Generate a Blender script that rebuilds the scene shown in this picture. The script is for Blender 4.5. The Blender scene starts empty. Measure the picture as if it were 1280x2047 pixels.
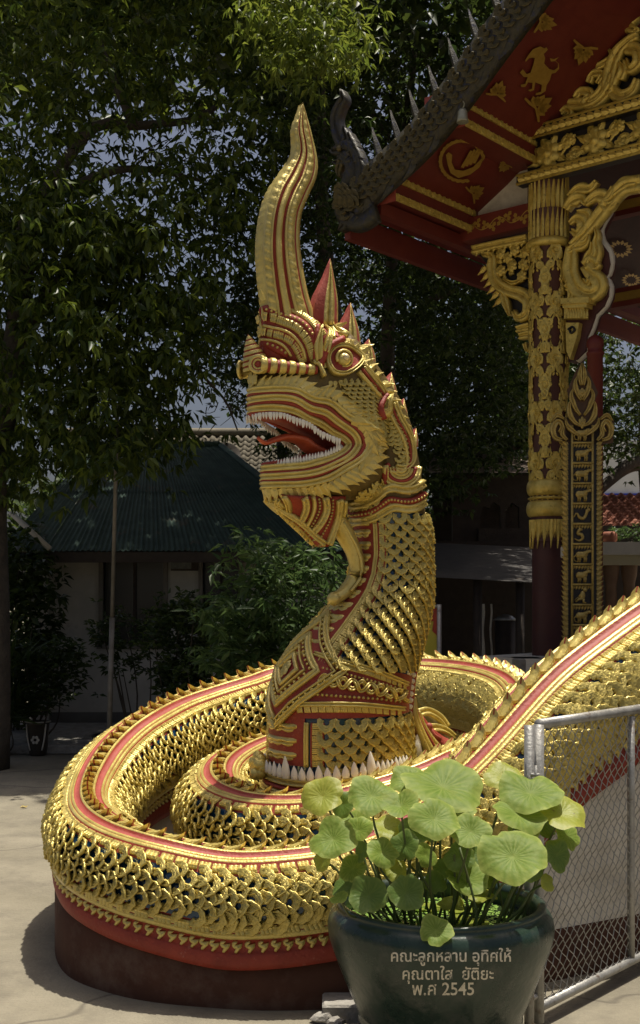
import bpy, bmesh, math, random
import numpy as np
from mathutils import Vector, Matrix
from mathutils.bvhtree import BVHTree
from mathutils.geometry import tessellate_polygon

random.seed(7)
RNG = np.random.default_rng(11)
scene = bpy.context.scene
COL = scene.collection

# ------------------------------------------------------------------ camera, sky, sun, exposure
EYE, HOR, FPX = 1.6, 1200.0, 2400.0
cam_d = bpy.data.cameras.new('camera')
cam = bpy.data.objects.new('camera', cam_d)
COL.objects.link(cam)
cam.location = (0, 0, EYE)
cam.rotation_euler = (math.radians(90), 0, 0)
cam_d.sensor_fit = 'VERTICAL'
cam_d.sensor_height = 36.0
cam_d.lens = 36.0 * FPX / 2047.0
cam_d.shift_y = (HOR - 1023.5) / 2047.0
cam_d.clip_start, cam_d.clip_end = 0.05, 2000
scene.camera = cam

SUN_EL, SUN_AZ = math.radians(79.5), math.radians(52)       # azimuth from +Y (away) towards +X (right)
world = bpy.data.worlds.new('World')
scene.world = world
world.use_nodes = True
wn = world.node_tree
sky = wn.nodes.new('ShaderNodeTexSky')
sky.sky_type = 'NISHITA'
sky.sun_disc = False
sky.sun_elevation, sky.sun_rotation = SUN_EL, SUN_AZ
sky.dust_density = 7.0
sky.air_density = 0.75
sky.ozone_density = 0.6
bg = wn.nodes['Background']
wn.links.new(sky.outputs[0], bg.inputs[0])
bg.inputs[1].default_value = 0.08
sun_d = bpy.data.lights.new('sun', 'SUN')
sun_d.energy, sun_d.angle, sun_d.color = 5.0, math.radians(0.53), (1.0, 0.94, 0.82)
sun = bpy.data.objects.new('sun', sun_d)
COL.objects.link(sun)
SUNV = Vector((math.sin(SUN_AZ) * math.cos(SUN_EL), math.cos(SUN_AZ) * math.cos(SUN_EL), math.sin(SUN_EL)))
sun.rotation_euler = SUNV.to_track_quat('Z', 'Y').to_euler()
sun.location = SUNV * 40
scene.view_settings.view_transform = 'Standard'
scene.view_settings.look = 'None'
scene.view_settings.exposure = 0.15
scene.view_settings.gamma = 1.0
scene.render.engine = 'CYCLES'
scene.cycles.max_bounces = 7
scene.cycles.diffuse_bounces = 3
scene.cycles.glossy_bounces = 3

# ------------------------------------------------------------------ materials
def mat(name, c1, c2=None, rough=0.6, metal=0.0, nscale=8.0, bump=0.0, bscale=60.0, spec=0.5, trans=0.0,
        attr=False, spots=None, rrange=0.0, coat=0.0):
    m = bpy.data.materials.new(name)
    m.use_nodes = True
    nt = m.node_tree
    b = nt.nodes['Principled BSDF']
    L = nt.links.new
    geo = nt.nodes.new('ShaderNodeNewGeometry')
    ns = nt.nodes.new('ShaderNodeTexNoise')
    ns.inputs['Scale'].default_value = nscale
    ns.inputs['Detail'].default_value = 6
    ns.inputs['Roughness'].default_value = 0.65
    L(geo.outputs['Position'], ns.inputs['Vector'])
    mx = nt.nodes.new('ShaderNodeMix'); mx.data_type = 'RGBA'
    rp = nt.nodes.new('ShaderNodeMapRange')
    rp.inputs[1].default_value, rp.inputs[2].default_value = 0.35, 0.65
    L(ns.outputs['Fac'], rp.inputs[0])
    L(rp.outputs[0], mx.inputs[0])
    mx.inputs[6].default_value = (*c1, 1)
    mx.inputs[7].default_value = (*(c2 or c1), 1)
    col = mx.outputs[2]
    if attr:                                           # natural leaf to leaf colour variety
        at = nt.nodes.new('ShaderNodeAttribute'); at.attribute_name = 'tint'
        m2 = nt.nodes.new('ShaderNodeMix'); m2.data_type = 'RGBA'
        L(at.outputs['Fac'], m2.inputs[0])
        m2.inputs[6].default_value = (*c1, 1); m2.inputs[7].default_value = (*(c2 or c1), 1)
        col = m2.outputs[2]
    if spots:                                          # worn or soiled patches: (colour, scale, from, to)
        n2 = nt.nodes.new('ShaderNodeTexNoise')
        n2.inputs['Scale'].default_value = spots[1]; n2.inputs['Detail'].default_value = 8
        n2.inputs['Roughness'].default_value = 0.7
        L(geo.outputs['Position'], n2.inputs['Vector'])
        r2 = nt.nodes.new('ShaderNodeMapRange')
        r2.inputs[1].default_value, r2.inputs[2].default_value = spots[2], spots[3]
        L(n2.outputs['Fac'], r2.inputs[0])
        m3 = nt.nodes.new('ShaderNodeMix'); m3.data_type = 'RGBA'
        L(r2.outputs[0], m3.inputs[0]); L(col, m3.inputs[6])
        m3.inputs[7].default_value = (*spots[0], 1)
        col = m3.outputs[2]
    L(col, b.inputs['Base Color'])
    b.inputs['Metallic'].default_value = metal
    b.inputs['Roughness'].default_value = rough
    if rrange:
        r3 = nt.nodes.new('ShaderNodeMapRange')
        r3.inputs[3].default_value, r3.inputs[4].default_value = rough - rrange, rough + rrange
        r3.inputs[1].default_value, r3.inputs[2].default_value = 0.3, 0.7
        L(ns.outputs['Fac'], r3.inputs[0]); L(r3.outputs[0], b.inputs['Roughness'])
    b.inputs['Specular IOR Level'].default_value = spec
    b.inputs['Coat Weight'].default_value = coat
    b.inputs['Coat Roughness'].default_value = 0.32
    if bump:
        nb = nt.nodes.new('ShaderNodeTexNoise')
        nb.inputs['Scale'].default_value = bscale; nb.inputs['Detail'].default_value = 5
        L(geo.outputs['Position'], nb.inputs['Vector'])
        bp = nt.nodes.new('ShaderNodeBump')
        bp.inputs['Strength'].default_value = bump
        bp.inputs['Distance'].default_value = 0.6 / bscale
        L(nb.outputs['Fac'], bp.inputs['Height'])
        L(bp.outputs[0], b.inputs['Normal'])
    if trans:
        out = nt.nodes['Material Output']
        tr = nt.nodes.new('ShaderNodeBsdfTranslucent')
        hs = nt.nodes.new('ShaderNodeHueSaturation')
        hs.inputs['Value'].default_value = 1.6; hs.inputs['Hue'].default_value = 0.485
        L(col, hs.inputs['Color']); L(hs.outputs[0], tr.inputs[0])
        ms = nt.nodes.new('ShaderNodeMixShader'); ms.inputs[0].default_value = trans
        L(b.outputs[0], ms.inputs[1]); L(tr.outputs[0], ms.inputs[2]); L(ms.outputs[0], out.inputs[0])
    return m

GOLD = mat('gold_paint', (0.54, 0.415, 0.10), (0.66, 0.535, 0.165), 0.38, 0.45, 14, 0.45, 90, spots=((0.26, 0.17, 0.04), 26, 0.60, 0.72), rrange=0.1, coat=0.5)
GOLDR = mat('gold_moulded', (0.55, 0.42, 0.095), (0.70, 0.565, 0.17), 0.34, 0.5, 20, 0.7, 110, spots=((0.24, 0.16, 0.045), 40, 0.58, 0.7), rrange=0.1, coat=0.3)
GOLDT = mat('gold_temple', (0.54, 0.39, 0.08), (0.74, 0.57, 0.15), 0.38, 0.4, 20, 0.5, 120, spots=((0.12, 0.07, 0.02), 30, 0.58, 0.7), rrange=0.1)
GOLDD = mat('gold_dull', (0.10, 0.065, 0.016), (0.16, 0.11, 0.028), 0.5, 0.3, 14, 0.5, 90)
RED = mat('red_paint', (0.23, 0.026, 0.012), (0.33, 0.042, 0.02), 0.6, 0, 9, 0.4, 60, spots=((0.40, 0.13, 0.09), 30, 0.60, 0.72))
REDP = mat('red_pink_paint', (0.30, 0.052, 0.036), (0.37, 0.075, 0.055), 0.6, 0, 12, 0.3, 70, spots=((0.62, 0.40, 0.34), 50, 0.66, 0.72))
MOUTH = mat('mouth_red', (0.20, 0.02, 0.012), (0.28, 0.04, 0.02), 0.5, 0, 10)
TONGUE = mat('tongue_red', (0.42, 0.07, 0.025), (0.5, 0.10, 0.04), 0.45, 0, 10)
TOOTH = mat('tooth_white', (0.74, 0.70, 0.60), (0.80, 0.77, 0.70), 0.45, 0, 30, 0.15, 80)
BLUE = mat('blue_glass', (0.006, 0.028, 0.05), (0.010, 0.06, 0.16), 0.12, 0.2, 22, 0.05, 60, spec=0.8)
BROWN = mat('plinth_brown', (0.070, 0.030, 0.018), (0.090, 0.040, 0.024), 0.8, 0, 5, 0.2, 120, spec=0.2, spots=((0.16, 0.11, 0.08), 4, 0.50, 0.82))
WHITEW = mat('white_plaster', (0.60, 0.555, 0.47), (0.72, 0.67, 0.58), 0.85, 0, 4, 0.35, 60, spots=((0.36, 0.32, 0.26), 3.2, 0.46, 0.78))
EYEB = mat('eye_pearl', (0.70, 0.55, 0.28), (0.8, 0.7, 0.45), 0.25, 0.4, 20)

# ------------------------------------------------------------------ mesh helpers
WM = {}
def link(o): COL.objects.link(o); return o

def mesh_data(name, V, F, mats, mi=None, smooth=True):
    me = bpy.data.meshes.new(name)
    V = np.asarray(V, dtype=float).reshape(-1, 3)
    me.from_pydata(V.tolist(), [], [tuple(int(i) for i in f) for f in F])
    for m in (mats if isinstance(mats, (list, tuple)) else [mats]): me.materials.append(m)
    if mi is not None: me.polygons.foreach_set('material_index', np.asarray(mi, dtype=np.int32))
    me.polygons.foreach_set('use_smooth', np.full(len(me.polygons), bool(smooth)))
    me.update()
    return me

class MB:
    """collects pieces of ONE mesh"""
    def __init__(self): self.V, self.F, self.M, self.n = [], [], [], 0
    def add(self, V, F, m=0):
        V = np.asarray(V, dtype=float).reshape(-1, 3)
        self.V.append(V)
        for k, f in enumerate(F):
            self.F.append(tuple(int(i) + self.n for i in f))
            self.M.append(m if isinstance(m, int) else int(m[k]))
        self.n += len(V)
        return self
    def grid(self, P, cu=False, cv=False, m=0, cap=False):
        """P (n,k,3); m int or per-column list"""
        P = np.asarray(P, dtype=float); n, k = P.shape[:2]
        F, M = [], []
        for i in range(n if cu else n - 1):
            for j in range(k if cv else k - 1):
                i2, j2 = (i + 1) % n, (j + 1) % k
                F.append((i * k + j, i * k + j2, i2 * k + j2, i2 * k + j))
                M.append(m if isinstance(m, int) else m[j])
        if cap and cv:
            F.append(tuple(range(k - 1, -1, -1))); M.append(m if isinstance(m, int) else m[0])
            F.append(tuple((n - 1) * k + j for j in range(k))); M.append(m if isinstance(m, int) else m[0])
        return self.add(P.reshape(-1, 3), F, M)
    def box(self, c, s, m=0, R=None, bev=0.0):
        x, y, z = np.array(s) / 2.0
        if bev <= 0:
            V = np.array([(-x,-y,-z),(x,-y,-z),(x,y,-z),(-x,y,-z),(-x,-y,z),(x,-y,z),(x,y,z),(-x,y,z)])
            F = [(3,2,1,0),(4,5,6,7),(0,1,5,4),(1,2,6,5),(2,3,7,6),(3,0,4,7)]
        else:
            q = bev; V = []; F = []
            rings = [(x-q, y-q, -z), (x, y, -z+q), (x, y, z-q), (x-q, y-q, z)]
            for rx, ry, rz in rings: V += [(-rx,-ry,rz),(rx,-ry,rz),(rx,ry,rz),(-rx,ry,rz)]
            for i in range(3):
                for j in range(4): F.append((i*4+j, i*4+(j+1)%4, i*4+4+(j+1)%4, i*4+4+j))
            F += [(3,2,1,0),(12,13,14,15)]; V = np.array(V)
        if R is not None: V = V @ np.array(R).T
        return self.add(V + np.array(c), F, m)
    def tube(self, P, r, sides=6, m=0, N=None, h=None, cap=True, closed=False, prof=None):
        """tube along P; r half-width; with N (normals) and h (height along N) it is a flat band"""
        P = np.asarray(P, dtype=float); n = len(P)
        T = np.roll(P, -1, 0) - np.roll(P, 1, 0) if closed else np.gradient(P, axis=0)
        T /= np.linalg.norm(T, axis=1)[:, None] + 1e-9
        r = np.broadcast_to(np.asarray(r, dtype=float), (n,))
        if N is None:
            up = np.array((0.13, 0.31, 0.94)); X = np.cross(T, up)
            bad = np.linalg.norm(X, axis=1) < 0.2
            X[bad] = np.cross(T[bad], np.array((1.0, 0.1, 0)))
            X /= np.linalg.norm(X, axis=1)[:, None]; Y = np.cross(X, T); hh = r
        else:
            N = np.asarray(N, dtype=float)
            X = np.cross(T, N); X /= np.linalg.norm(X, axis=1)[:, None] + 1e-9
            Y = np.cross(X, T); hh = np.broadcast_to(np.asarray(h if h is not None else r, dtype=float), (n,))
        if prof is None:
            a = np.arange(sides) / sides * 2 * math.pi
            prof = np.stack([np.cos(a), np.sin(a)], 1)
        prof = np.asarray(prof)
        G = P[:, None] + X[:, None] * (r[:, None] * prof[:, 0])[..., None] + Y[:, None] * (hh[:, None] * prof[:, 1])[..., None]
        return self.grid(G, cu=closed, cv=True, m=m, cap=cap and not closed)
    def lathe(self, prof, c=(0, 0, 0), seg=24, m=0, axis=None):
        a = np.arange(seg) / seg * 2 * math.pi
        prof = np.asarray(prof, dtype=float)
        G = np.stack([prof[:, 0:1] * np.cos(a), prof[:, 0:1] * np.sin(a), np.repeat(prof[:, 1:2], seg, 1)], -1)
        if axis is not None:
            q = np.array(Vector(axis).to_track_quat('Z', 'Y').to_matrix()); G = G @ q.T
        k = len(prof)
        return self.grid(G + np.array(c), cv=True, m=m if isinstance(m, int) else 0)
    def ball(self, c, r, seg=8, rings=5, m=0):
        r = np.broadcast_to(np.asarray(r, dtype=float), (3,))
        t = np.linspace(0.02, math.pi - 0.02, rings + 1); a = np.arange(seg) / seg * 2 * math.pi
        G = np.stack([np.sin(t)[:, None] * np.cos(a) * r[0], np.sin(t)[:, None] * np.sin(a) * r[1],
                      np.repeat(np.cos(t)[:, None], seg, 1) * r[2]], -1)
        return self.grid(G[::-1] + np.array(c), cv=True, m=m)
    def poly(self, V, h=0.0, nrm=None, m=0):
        """flat polygon (concave allowed), optionally with thickness h along nrm"""
        V = np.asarray(V, dtype=float); n = len(V)
        tr = tessellate_polygon([[Vector(v) for v in V]])
        if h == 0: return self.add(V, tr, m)
        W = V + np.array(nrm) * h
        F = [tuple(i + n for i in t) for t in tr] + [tuple(reversed(t)) for t in tr]
        F += [(i, (i + 1) % n, n + (i + 1) % n, n + i) for i in range(n)]
        return self.add(np.vstack([V, W]), F, m)
    def arr(self): return np.vstack(self.V), self.F, self.M
    def data(self, name, mats, smooth=True):
        V, F, M = self.arr(); return mesh_data(name, V, F, mats, M, smooth)
    def build(self, name, mats, parent=None, smooth=True):
        return put(name, self.data(name, mats, smooth), parent)

def put(name, me, parent=None, M=None):
    o = link(bpy.data.objects.new(name, me))
    M = M or Matrix.Identity(4)
    if parent is not None:
        o.parent = parent
        o.matrix_basis = WM[parent.name].inverted() @ M
    else: o.matrix_basis = M
    WM[o.name] = M
    return o

def tag(o, label, cat, group=None, kind=None):
    o['label'] = label; o['category'] = cat
    if group: o['group'] = group
    if kind: o['kind'] = kind
    return o

def thing(name, label, cat, loc=(0, 0, 0), group=None):
    o = link(bpy.data.objects.new(name, None))
    o.location = loc; o.empty_display_size = 0.2
    WM[o.name] = Matrix.Translation(loc)
    return tag(o, label, cat, group)

def struct(o): o['kind'] = 'structure'; return o

def fr(P, X, Y, Z, s=1.0):
    s = (s, s, s) if np.isscalar(s) else s
    X, Y, Z = (np.asarray(v, dtype=float) for v in (X, Y, Z))
    return Matrix(((X[0]*s[0], Y[0]*s[1], Z[0]*s[2], P[0]), (X[1]*s[0], Y[1]*s[1], Z[1]*s[2], P[1]),
                   (X[2]*s[0], Y[2]*s[1], Z[2]*s[2], P[2]), (0, 0, 0, 1)))
def nz(v): v = np.asarray(v, dtype=float); return v / (np.linalg.norm(v) + 1e-12)
def frYZ(P, Y, Z, s=1.0):
    Z = nz(Z); Y = nz(np.asarray(Y) - Z * np.dot(Y, Z)); return fr(P, np.cross(Y, Z), Y, Z, s)

CAMP = np.array((0, 0, EYE))
def score(M):
    p = np.array(M.translation); z = nz(np.array(M.col[2])[:3]); v = CAMP - p; d = np.linalg.norm(v)
    sz = np.linalg.norm(np.array(M.col[0])[:3]); f = np.dot(z, v / d)
    px = 640 + FPX * p[0] / max(p[1], 0.1); py = HOR - FPX * (p[2] - EYE) / max(p[1], 0.1)
    if px < -30 or px > 1310 or py < -30 or py > 2080: return -1
    return sz / d * (1 if f > 0.05 else 0.02)

def join_pieces(name, items, parent):
    """items [(mesh, Matrix)] -> one mesh part, kind stuff"""
    Vs, Fs, Ms, n = [], [], [], 0
    mats = list(items[0][0].materials)
    cache = {}
    for me, M in items:
        if me.name not in cache:
            v = np.empty(len(me.vertices) * 3); me.vertices.foreach_get('co', v)
            cache[me.name] = (v.reshape(-1, 3), [tuple(p.vertices) for p in me.polygons], [p.material_index for p in me.polygons])
        v, f, mi = cache[me.name]
        A = np.array(M)
        Vs.append(v @ A[:3, :3].T + A[:3, 3]); Fs += [tuple(i + n for i in t) for t in f]; Ms += mi; n += len(v)
    o = put(name, mesh_data(name, np.vstack(Vs), Fs, mats, Ms), parent)
    o['kind'] = 'stuff'
    return o

def pieces(name, items, limit=300, rest=None):
    """items [(mesh, Matrix, parent)]: the best seen become objects, the rest one part per parent"""
    sc = [(score(M), i) for i, (me, M, p) in enumerate(items)]
    sc.sort(reverse=True)
    keep = [i for s, i in sc[:limit] if s > 0]; kset = set(keep)
    for i in keep:
        me, M, p = items[i]; put(name, me, p, M)
    left = {}
    for i, (me, M, p) in enumerate(items):
        if i not in kset: left.setdefault(p.name, (p, []))[1].append((me, M))
    for p, it in left.values(): join_pieces(rest or name + '_field', it, p)

def spline(P, n=None, step=None, closed=False):
    """Catmull-Rom through P, resampled evenly"""
    P = np.asarray(P, dtype=float)
    if closed: Q = np.vstack([P[-1], P, P[0], P[1]])
    else: Q = np.vstack([2 * P[0] - P[1], P, 2 * P[-1] - P[-2]])
    out = []
    t = np.linspace(0, 1, 12, endpoint=False)[:, None]
    for i in range(1, len(Q) - 2):
        a, b, c, d = Q[i-1], Q[i], Q[i+1], Q[i+2]
        out.append(0.5 * (2*b + (c-a)*t + (2*a-5*b+4*c-d)*t*t + (3*b-a-3*c+d)*t**3))
    out = np.vstack(out + ([] if closed else [P[-1:]]))
    if closed: out = np.vstack([out, out[:1]])
    k = min(3, P.shape[1])
    L = np.concatenate([[0], np.cumsum(np.linalg.norm(np.diff(out[:, :k], axis=0), axis=1))])
    if n is None: n = max(3, int(round(L[-1] / step)) + 1)
    s = np.linspace(0, L[-1], n, endpoint=not closed)
    return np.stack([np.interp(s, L, out[:, j]) for j in range(P.shape[1])], 1)

def W(px, py, d): return np.array(((px - 640) / FPX * d, d, EYE - (py - HOR) / FPX * d))
def ray(px, py): return np.array(((px - 640) / FPX, 1.0, (HOR - py) / FPX))
def on_plane(px, py, P0, N):
    D = ray(px, py); t = np.dot(np.asarray(P0) - CAMP, N) / np.dot(D, N); return CAMP + D * t

# ------------------------------------------------------------------ small shared shapes
def leafshape(name, mats, curve=0.25, rib=True, n=5):
    """flame leaf: root at origin, tip at +Y 1, width 1 (x), relief +Z"""
    mb = MB(); ts = np.linspace(0, 1, n)
    L, C, R = [], [], []
    for t in ts:
        w = 0.5 * (math.sin(math.pi * min(1, (t * 0.8 + 0.25))) ** 0.8) * (1 - t ** 3)
        cx = curve * t * t
        L.append((cx - w, t, 0.0)); C.append((cx, t, 0.22 * (1 - t * 0.5))); R.append((cx + w, t, 0.0))
    Lb = [(x, y, -0.15) for x, y, z in L]; Rb = [(x, y, -0.15) for x, y, z in R]
    G = np.array([Lb, L, C, R, Rb]).transpose(1, 0, 2)
    mb.grid(G)
    mb.add([Lb[0], L[0], C[0], R[0], Rb[0]], [(0, 1, 2, 3, 4)])
    return mb.data(name, mats, smooth=False)

def kanok(name, mats, turns=1.3, flat=0.5):
    """curled flame ornament: spiral at the root, tip at +Y ~1; lies in XY"""
    a = np.linspace(0, turns * 2 * math.pi, 16)
    r = 0.05 + 0.2 * a / a[-1]
    P = np.stack([r * np.cos(a + 2.2), 0.28 + r * np.sin(a + 2.2)], 1)
    e = P[-1]; d = nz(P[-1] - P[-2])
    Q = spline(np.vstack([P[-2], e, e + d * 0.2, (0.12, 0.78), (-0.02, 1.05)]), 8)[2:]
    P = np.vstack([P, Q]); n = len(P)
    rad = np.interp(np.arange(n), [0, 4, 15, n - 4, n - 1], [0.10, 0.075, 0.105, 0.085, 0.012])
    mb = MB(); P3 = np.column_stack([P, 0.06 + 0.0 * P[:, 0]])
    mb.tube(P3, rad, N=np.tile((0, 0, 1.0), (n, 1)), h=rad * flat + 0.02, prof=[(1, -1), (0.75, 0.6), (0.2, 0.35), (0, 1.0), (-0.2, 0.35), (-0.75, 0.6), (-1, -1)])
    for (x, y, rr) in ((-0.22, 0.08, 0.09), (0.24, 0.12, 0.09)):
        mb.ball((x, y, 0.02), (rr, rr * 1.5, 0.09), 6, 3)
    return mb.data(name, mats)

def rosette(name, mats, pet=6):
    mb = MB(); V = [(0, 0, 0.28)]; F = []
    n = pet * 6
    for k, (rr, zz) in enumerate(((0.22, 0.18), (0.28, 0.10), (0.7, 0.30), (1.0, 0.05))):
        for i in range(n):
            a = i / n * 2 * math.pi; s = 0.72 + 0.28 * abs(math.sin(pet * a / 2))
            q = s if k >= 2 else 1
            V.append((rr * q * math.cos(a), rr * q * math.sin(a), zz * (0.55 + 0.45 * q if k == 2 else 1)))
    F += [(0, 1 + i, 1 + (i + 1) % n) for i in range(n)]
    for k in range(3):
        for i in range(n):
            a = 1 + k * n; F.append((a + i, a + n + i, a + n + (i + 1) % n, a + (i + 1) % n))
    mb.add(V, F)
    return mb.data(name, mats)

def medallion(name, mats):
    mb = MB(); n = 24
    V = [(0, 0, 0.3)]; F = []
    for k, (rr, zz) in enumerate(((0.25, 0.3), (0.32, 0.16), (0.55, 0.3), (0.62, 0.15), (1.0, 0.2), (1.02, -0.02))):
        for i in range(n):
            a = i / n * 2 * math.pi
            sc = 1.0 + (0.12 * abs(math.sin(a * 6)) if k >= 4 else 0)
            tip = 1 + (0.75 * max(0, abs(math.sin(a)) - 0.75) * 4 if k >= 4 else 0)
            V.append((rr * 0.62 * sc * math.cos(a), rr * 0.62 * sc * tip * math.sin(a), zz))
    F += [(0, 1 + i, 1 + (i + 1) % n) for i in range(n)]
    for k in range(5):
        for i in range(n):
            a = 1 + k * n; F.append((a + i, a + n + i, a + n + (i + 1) % n, a + (i + 1) % n))
    mb.add(V, F)
    return mb.data(name, mats, smooth=False)

def scalemesh(name, mats, seed):
    """horseshoe scale, width 1, root at y 0, tip at y ~1.05, lifted at the tip, open in the middle"""
    r = np.random.default_rng(seed)
    ph = np.radians(np.linspace(-128, 128, 15))
    prof = [(0.17, -0.06), (0.19, 0.06), (0.25, 0.16), (0.30, 0.05), (0.38, 0.17), (0.43, 0.07), (0.53, 0.19), (0.58, 0.12), (0.53, 0.0)]
    G = np.zeros((len(ph), len(prof), 3))
    for i, p in enumerate(ph):
        lift = 0.26 * (0.5 + 0.5 * math.cos(p)) ** 1.2
        for j, (rr, zz) in enumerate(prof):
            q = rr * (1 + (0.05 if i % 2 else -0.04) * (j >= 6) + (0.05 if i % 3 == 0 else -.02) * (j == 4)) + r.normal(0, 0.006)
            q *= 1 + .16 * math.exp(-(p / .32) ** 2) * min(1, j / 4)
            G[i, j] = (q * math.sin(p), 0.47 + q * 1.02 * math.cos(p) * (1.0 if math.cos(p) > 0 else 0.75), zz * (0.85 + 0.3 * (i % 2)) + lift * (0.15 + 0.85 * min(1, j / 6)) + r.normal(0, 0.006))
    mb = MB(); mb.grid(G)
    return mb.data(name, mats, smooth=True)

def finmesh(name):
    """ridge fin: root along Y 0..1, tip swept to +Y, up +Z; red edge behind"""
    out = [(0.0, 0), (0.1, 0.16), (0.4, 0.26), (0.72, 0.36), (0.95, 0.50), (1.18, 0.78), (1.13, 0.45), (1.02, 0.2), (0.98, 0)]
    mb = MB()
    P = np.array([(0, y, z) for y, z in out]); ctr = np.array([(0, 0.5 + (y - 0.5) * 0.75, z * 0.62 + 0.04) for y, z in out])
    th = 0.055
    A = P + (th, 0, 0); B = P - (th, 0, 0)
    Ai = ctr + (th * 5.6, 0, 0); Bi = ctr - (th * 5.6, 0, 0)
    n = len(P)
    V = np.vstack([A, Ai, Bi, B]); F = []; M = []
    for i in range(n - 1):
        F.append((i, i + 1, n + i + 1, n + i)); M.append(0 if i < 4 else 0)
        F.append((2*n + i, 2*n + i + 1, 3*n + i + 1, 3*n + i)); M.append(0)
        F.append((3*n + i, 3*n + i + 1, i + 1, i)); M.append(1 if i >= 4 else 0)
    F.append(tuple(n + i for i in range(n))); M.append(0)
    F.append(tuple(2*n + i for i in range(n - 1, -1, -1))); M.append(0)
    mb.add(V, F, M)
    mb.box((0, 0.5, -0.05), (0.42, 1.0, 0.10), 1)
    for s in (1, -1):
        for y0 in (0.22, 0.45):
            mb.tube([(s * 0.31, y0, 0.06), (s * 0.32, y0 + 0.2, 0.15), (s * 0.25, y0 + 0.42, 0.30)], [0.03, 0.045, 0.02], 4)
    return mb.data(name, [GOLD, RED], smooth=False)

def tilemesh(name, mats, cuts=3):
    """notched border tile: x across 1, y along 1, relief z"""
    mb = MB(); xs = [(-0.5, -0.2), (-0.5, 0.10), (-0.30, 0.30), (-0.1, 0.18), (0.35, 0.30), (0.5, 0.05), (0.5, -0.2)]
    ys = [0.03]; zf = [0.0]
    for k in range(cuts):
        a = 0.05 + 0.9 * k / cuts; b = 0.05 + 0.9 * (k + 1) / cuts
        ys += [a + 0.02, (a + b) / 2, b - 0.04, b - 0.01]; zf += [0.85, 1, 0.85, 0.45]
    ys.append(0.97); zf.append(0.0)
    G = np.array([[(x, y + 0.18 * (x > 0.1) * (x), z * (f if z > 0 else 1)) for x, z in xs] for y, f in zip(ys, zf)])
    mb.grid(G)
    return mb.data(name, mats, smooth=False)

def curlmesh(name, mats):
    mb = MB()
    a = np.linspace(0, 5.0, 10); r = 0.08 + 0.22 * a / 5
    P = np.stack([r * np.cos(a + 1.0), 0.62 + r * np.sin(a + 1.0)], 1)
    P = np.vstack([P, spline([P[-1], (0.12, 0.25), (-0.05, -0.05)], 5)[1:]])
    rad = np.interp(np.arange(len(P)), [0, 4, 9, len(P) - 1], [0.16, 0.16, 0.25, 0.12])
    mb.tube(np.column_stack([P, np.full(len(P), 0.05)]), rad, 5, N=np.tile((0, 0, 1.0), (len(P), 1)), h=0.34)
    return mb.data(name, mats)

SCALES = [scalemesh('scale', [GOLDR], s) for s in (1, 2, 3)]
FIN = finmesh('fin')
TILE = tilemesh('border_tile', [GOLD], 3)
TILE2 = tilemesh('border_tile', [GOLD], 4)
CURL = curlmesh('curl', [GOLD])
FLAME = leafshape('flame_leaf', [GOLD])
BEAD_MB = MB().ball((0, 0, 0), 1.0, 7, 4)
BEAD = BEAD_MB.data('bead', [GOLD])
# ------------------------------------------------------------------ ground
CONC = mat('concrete', (0.19, 0.168, 0.118), (0.265, 0.236, 0.172), 0.9, 0, 1.1, 0.6, 45, spots=((0.115, 0.10, 0.075), 2.6, 0.46, 0.80))
def concrete_wear(m):
    nt = m.node_tree; b = nt.nodes['Principled BSDF']; src = b.inputs['Base Color'].links[0].from_socket
    geo = nt.nodes.new('ShaderNodeNewGeometry')
    def mixc(sock, fac, c):
        x = nt.nodes.new('ShaderNodeMix'); x.data_type = 'RGBA'; nt.links.new(fac, x.inputs[0]); nt.links.new(sock, x.inputs[6]); x.inputs[7].default_value = (*c, 1); return x.outputs[2]
    g = nt.nodes.new('ShaderNodeTexNoise'); g.inputs['Scale'].default_value = 160; g.inputs['Detail'].default_value = 3; nt.links.new(geo.outputs['Position'], g.inputs['Vector'])
    r = nt.nodes.new('ShaderNodeMapRange'); r.inputs[1].default_value, r.inputs[2].default_value, r.inputs[4].default_value = .52, .72, .5; nt.links.new(g.outputs['Fac'], r.inputs[0])
    src = mixc(src, r.outputs[0], (.14, .12, .09))
    w = nt.nodes.new('ShaderNodeTexNoise'); w.inputs['Scale'].default_value = 1.7; nt.links.new(geo.outputs['Position'], w.inputs['Vector'])
    ad = nt.nodes.new('ShaderNodeVectorMath'); ad.operation = 'MULTIPLY_ADD'; nt.links.new(w.outputs['Color'], ad.inputs[0]); ad.inputs[1].default_value = (.7, .7, 0); nt.links.new(geo.outputs['Position'], ad.inputs[2])
    v = nt.nodes.new('ShaderNodeTexVoronoi'); v.feature = 'DISTANCE_TO_EDGE'; v.inputs['Scale'].default_value = .33; nt.links.new(ad.outputs[0], v.inputs['Vector'])
    r2 = nt.nodes.new('ShaderNodeMapRange'); r2.inputs[1].default_value, r2.inputs[2].default_value, r2.inputs[3].default_value, r2.inputs[4].default_value = .001, .005, .55, 0; nt.links.new(v.outputs['Distance'], r2.inputs[0])
    src = mixc(src, r2.outputs[0], (.06, .05, .04))
    nt.links.new(src, b.inputs['Base Color'])
concrete_wear(CONC)
def ground():
    mb = MB(); xs = np.concatenate([[-300, -60, -20], np.linspace(-8, 8, 33), [20, 60, 300]]); ys = np.concatenate([[-300, -20], np.linspace(0, 20, 41), [60, 600]])
    G = np.array([[(x, y, 0.004 * math.sin(x * 1.7 + y) * math.sin(y * 1.3)  if abs(x) < 9 and 0 < y < 21 else 0.0) for x in xs] for y in ys])
    mb.grid(G[::-1])
    return struct(mb.build('ground', [CONC]))
ground()

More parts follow.
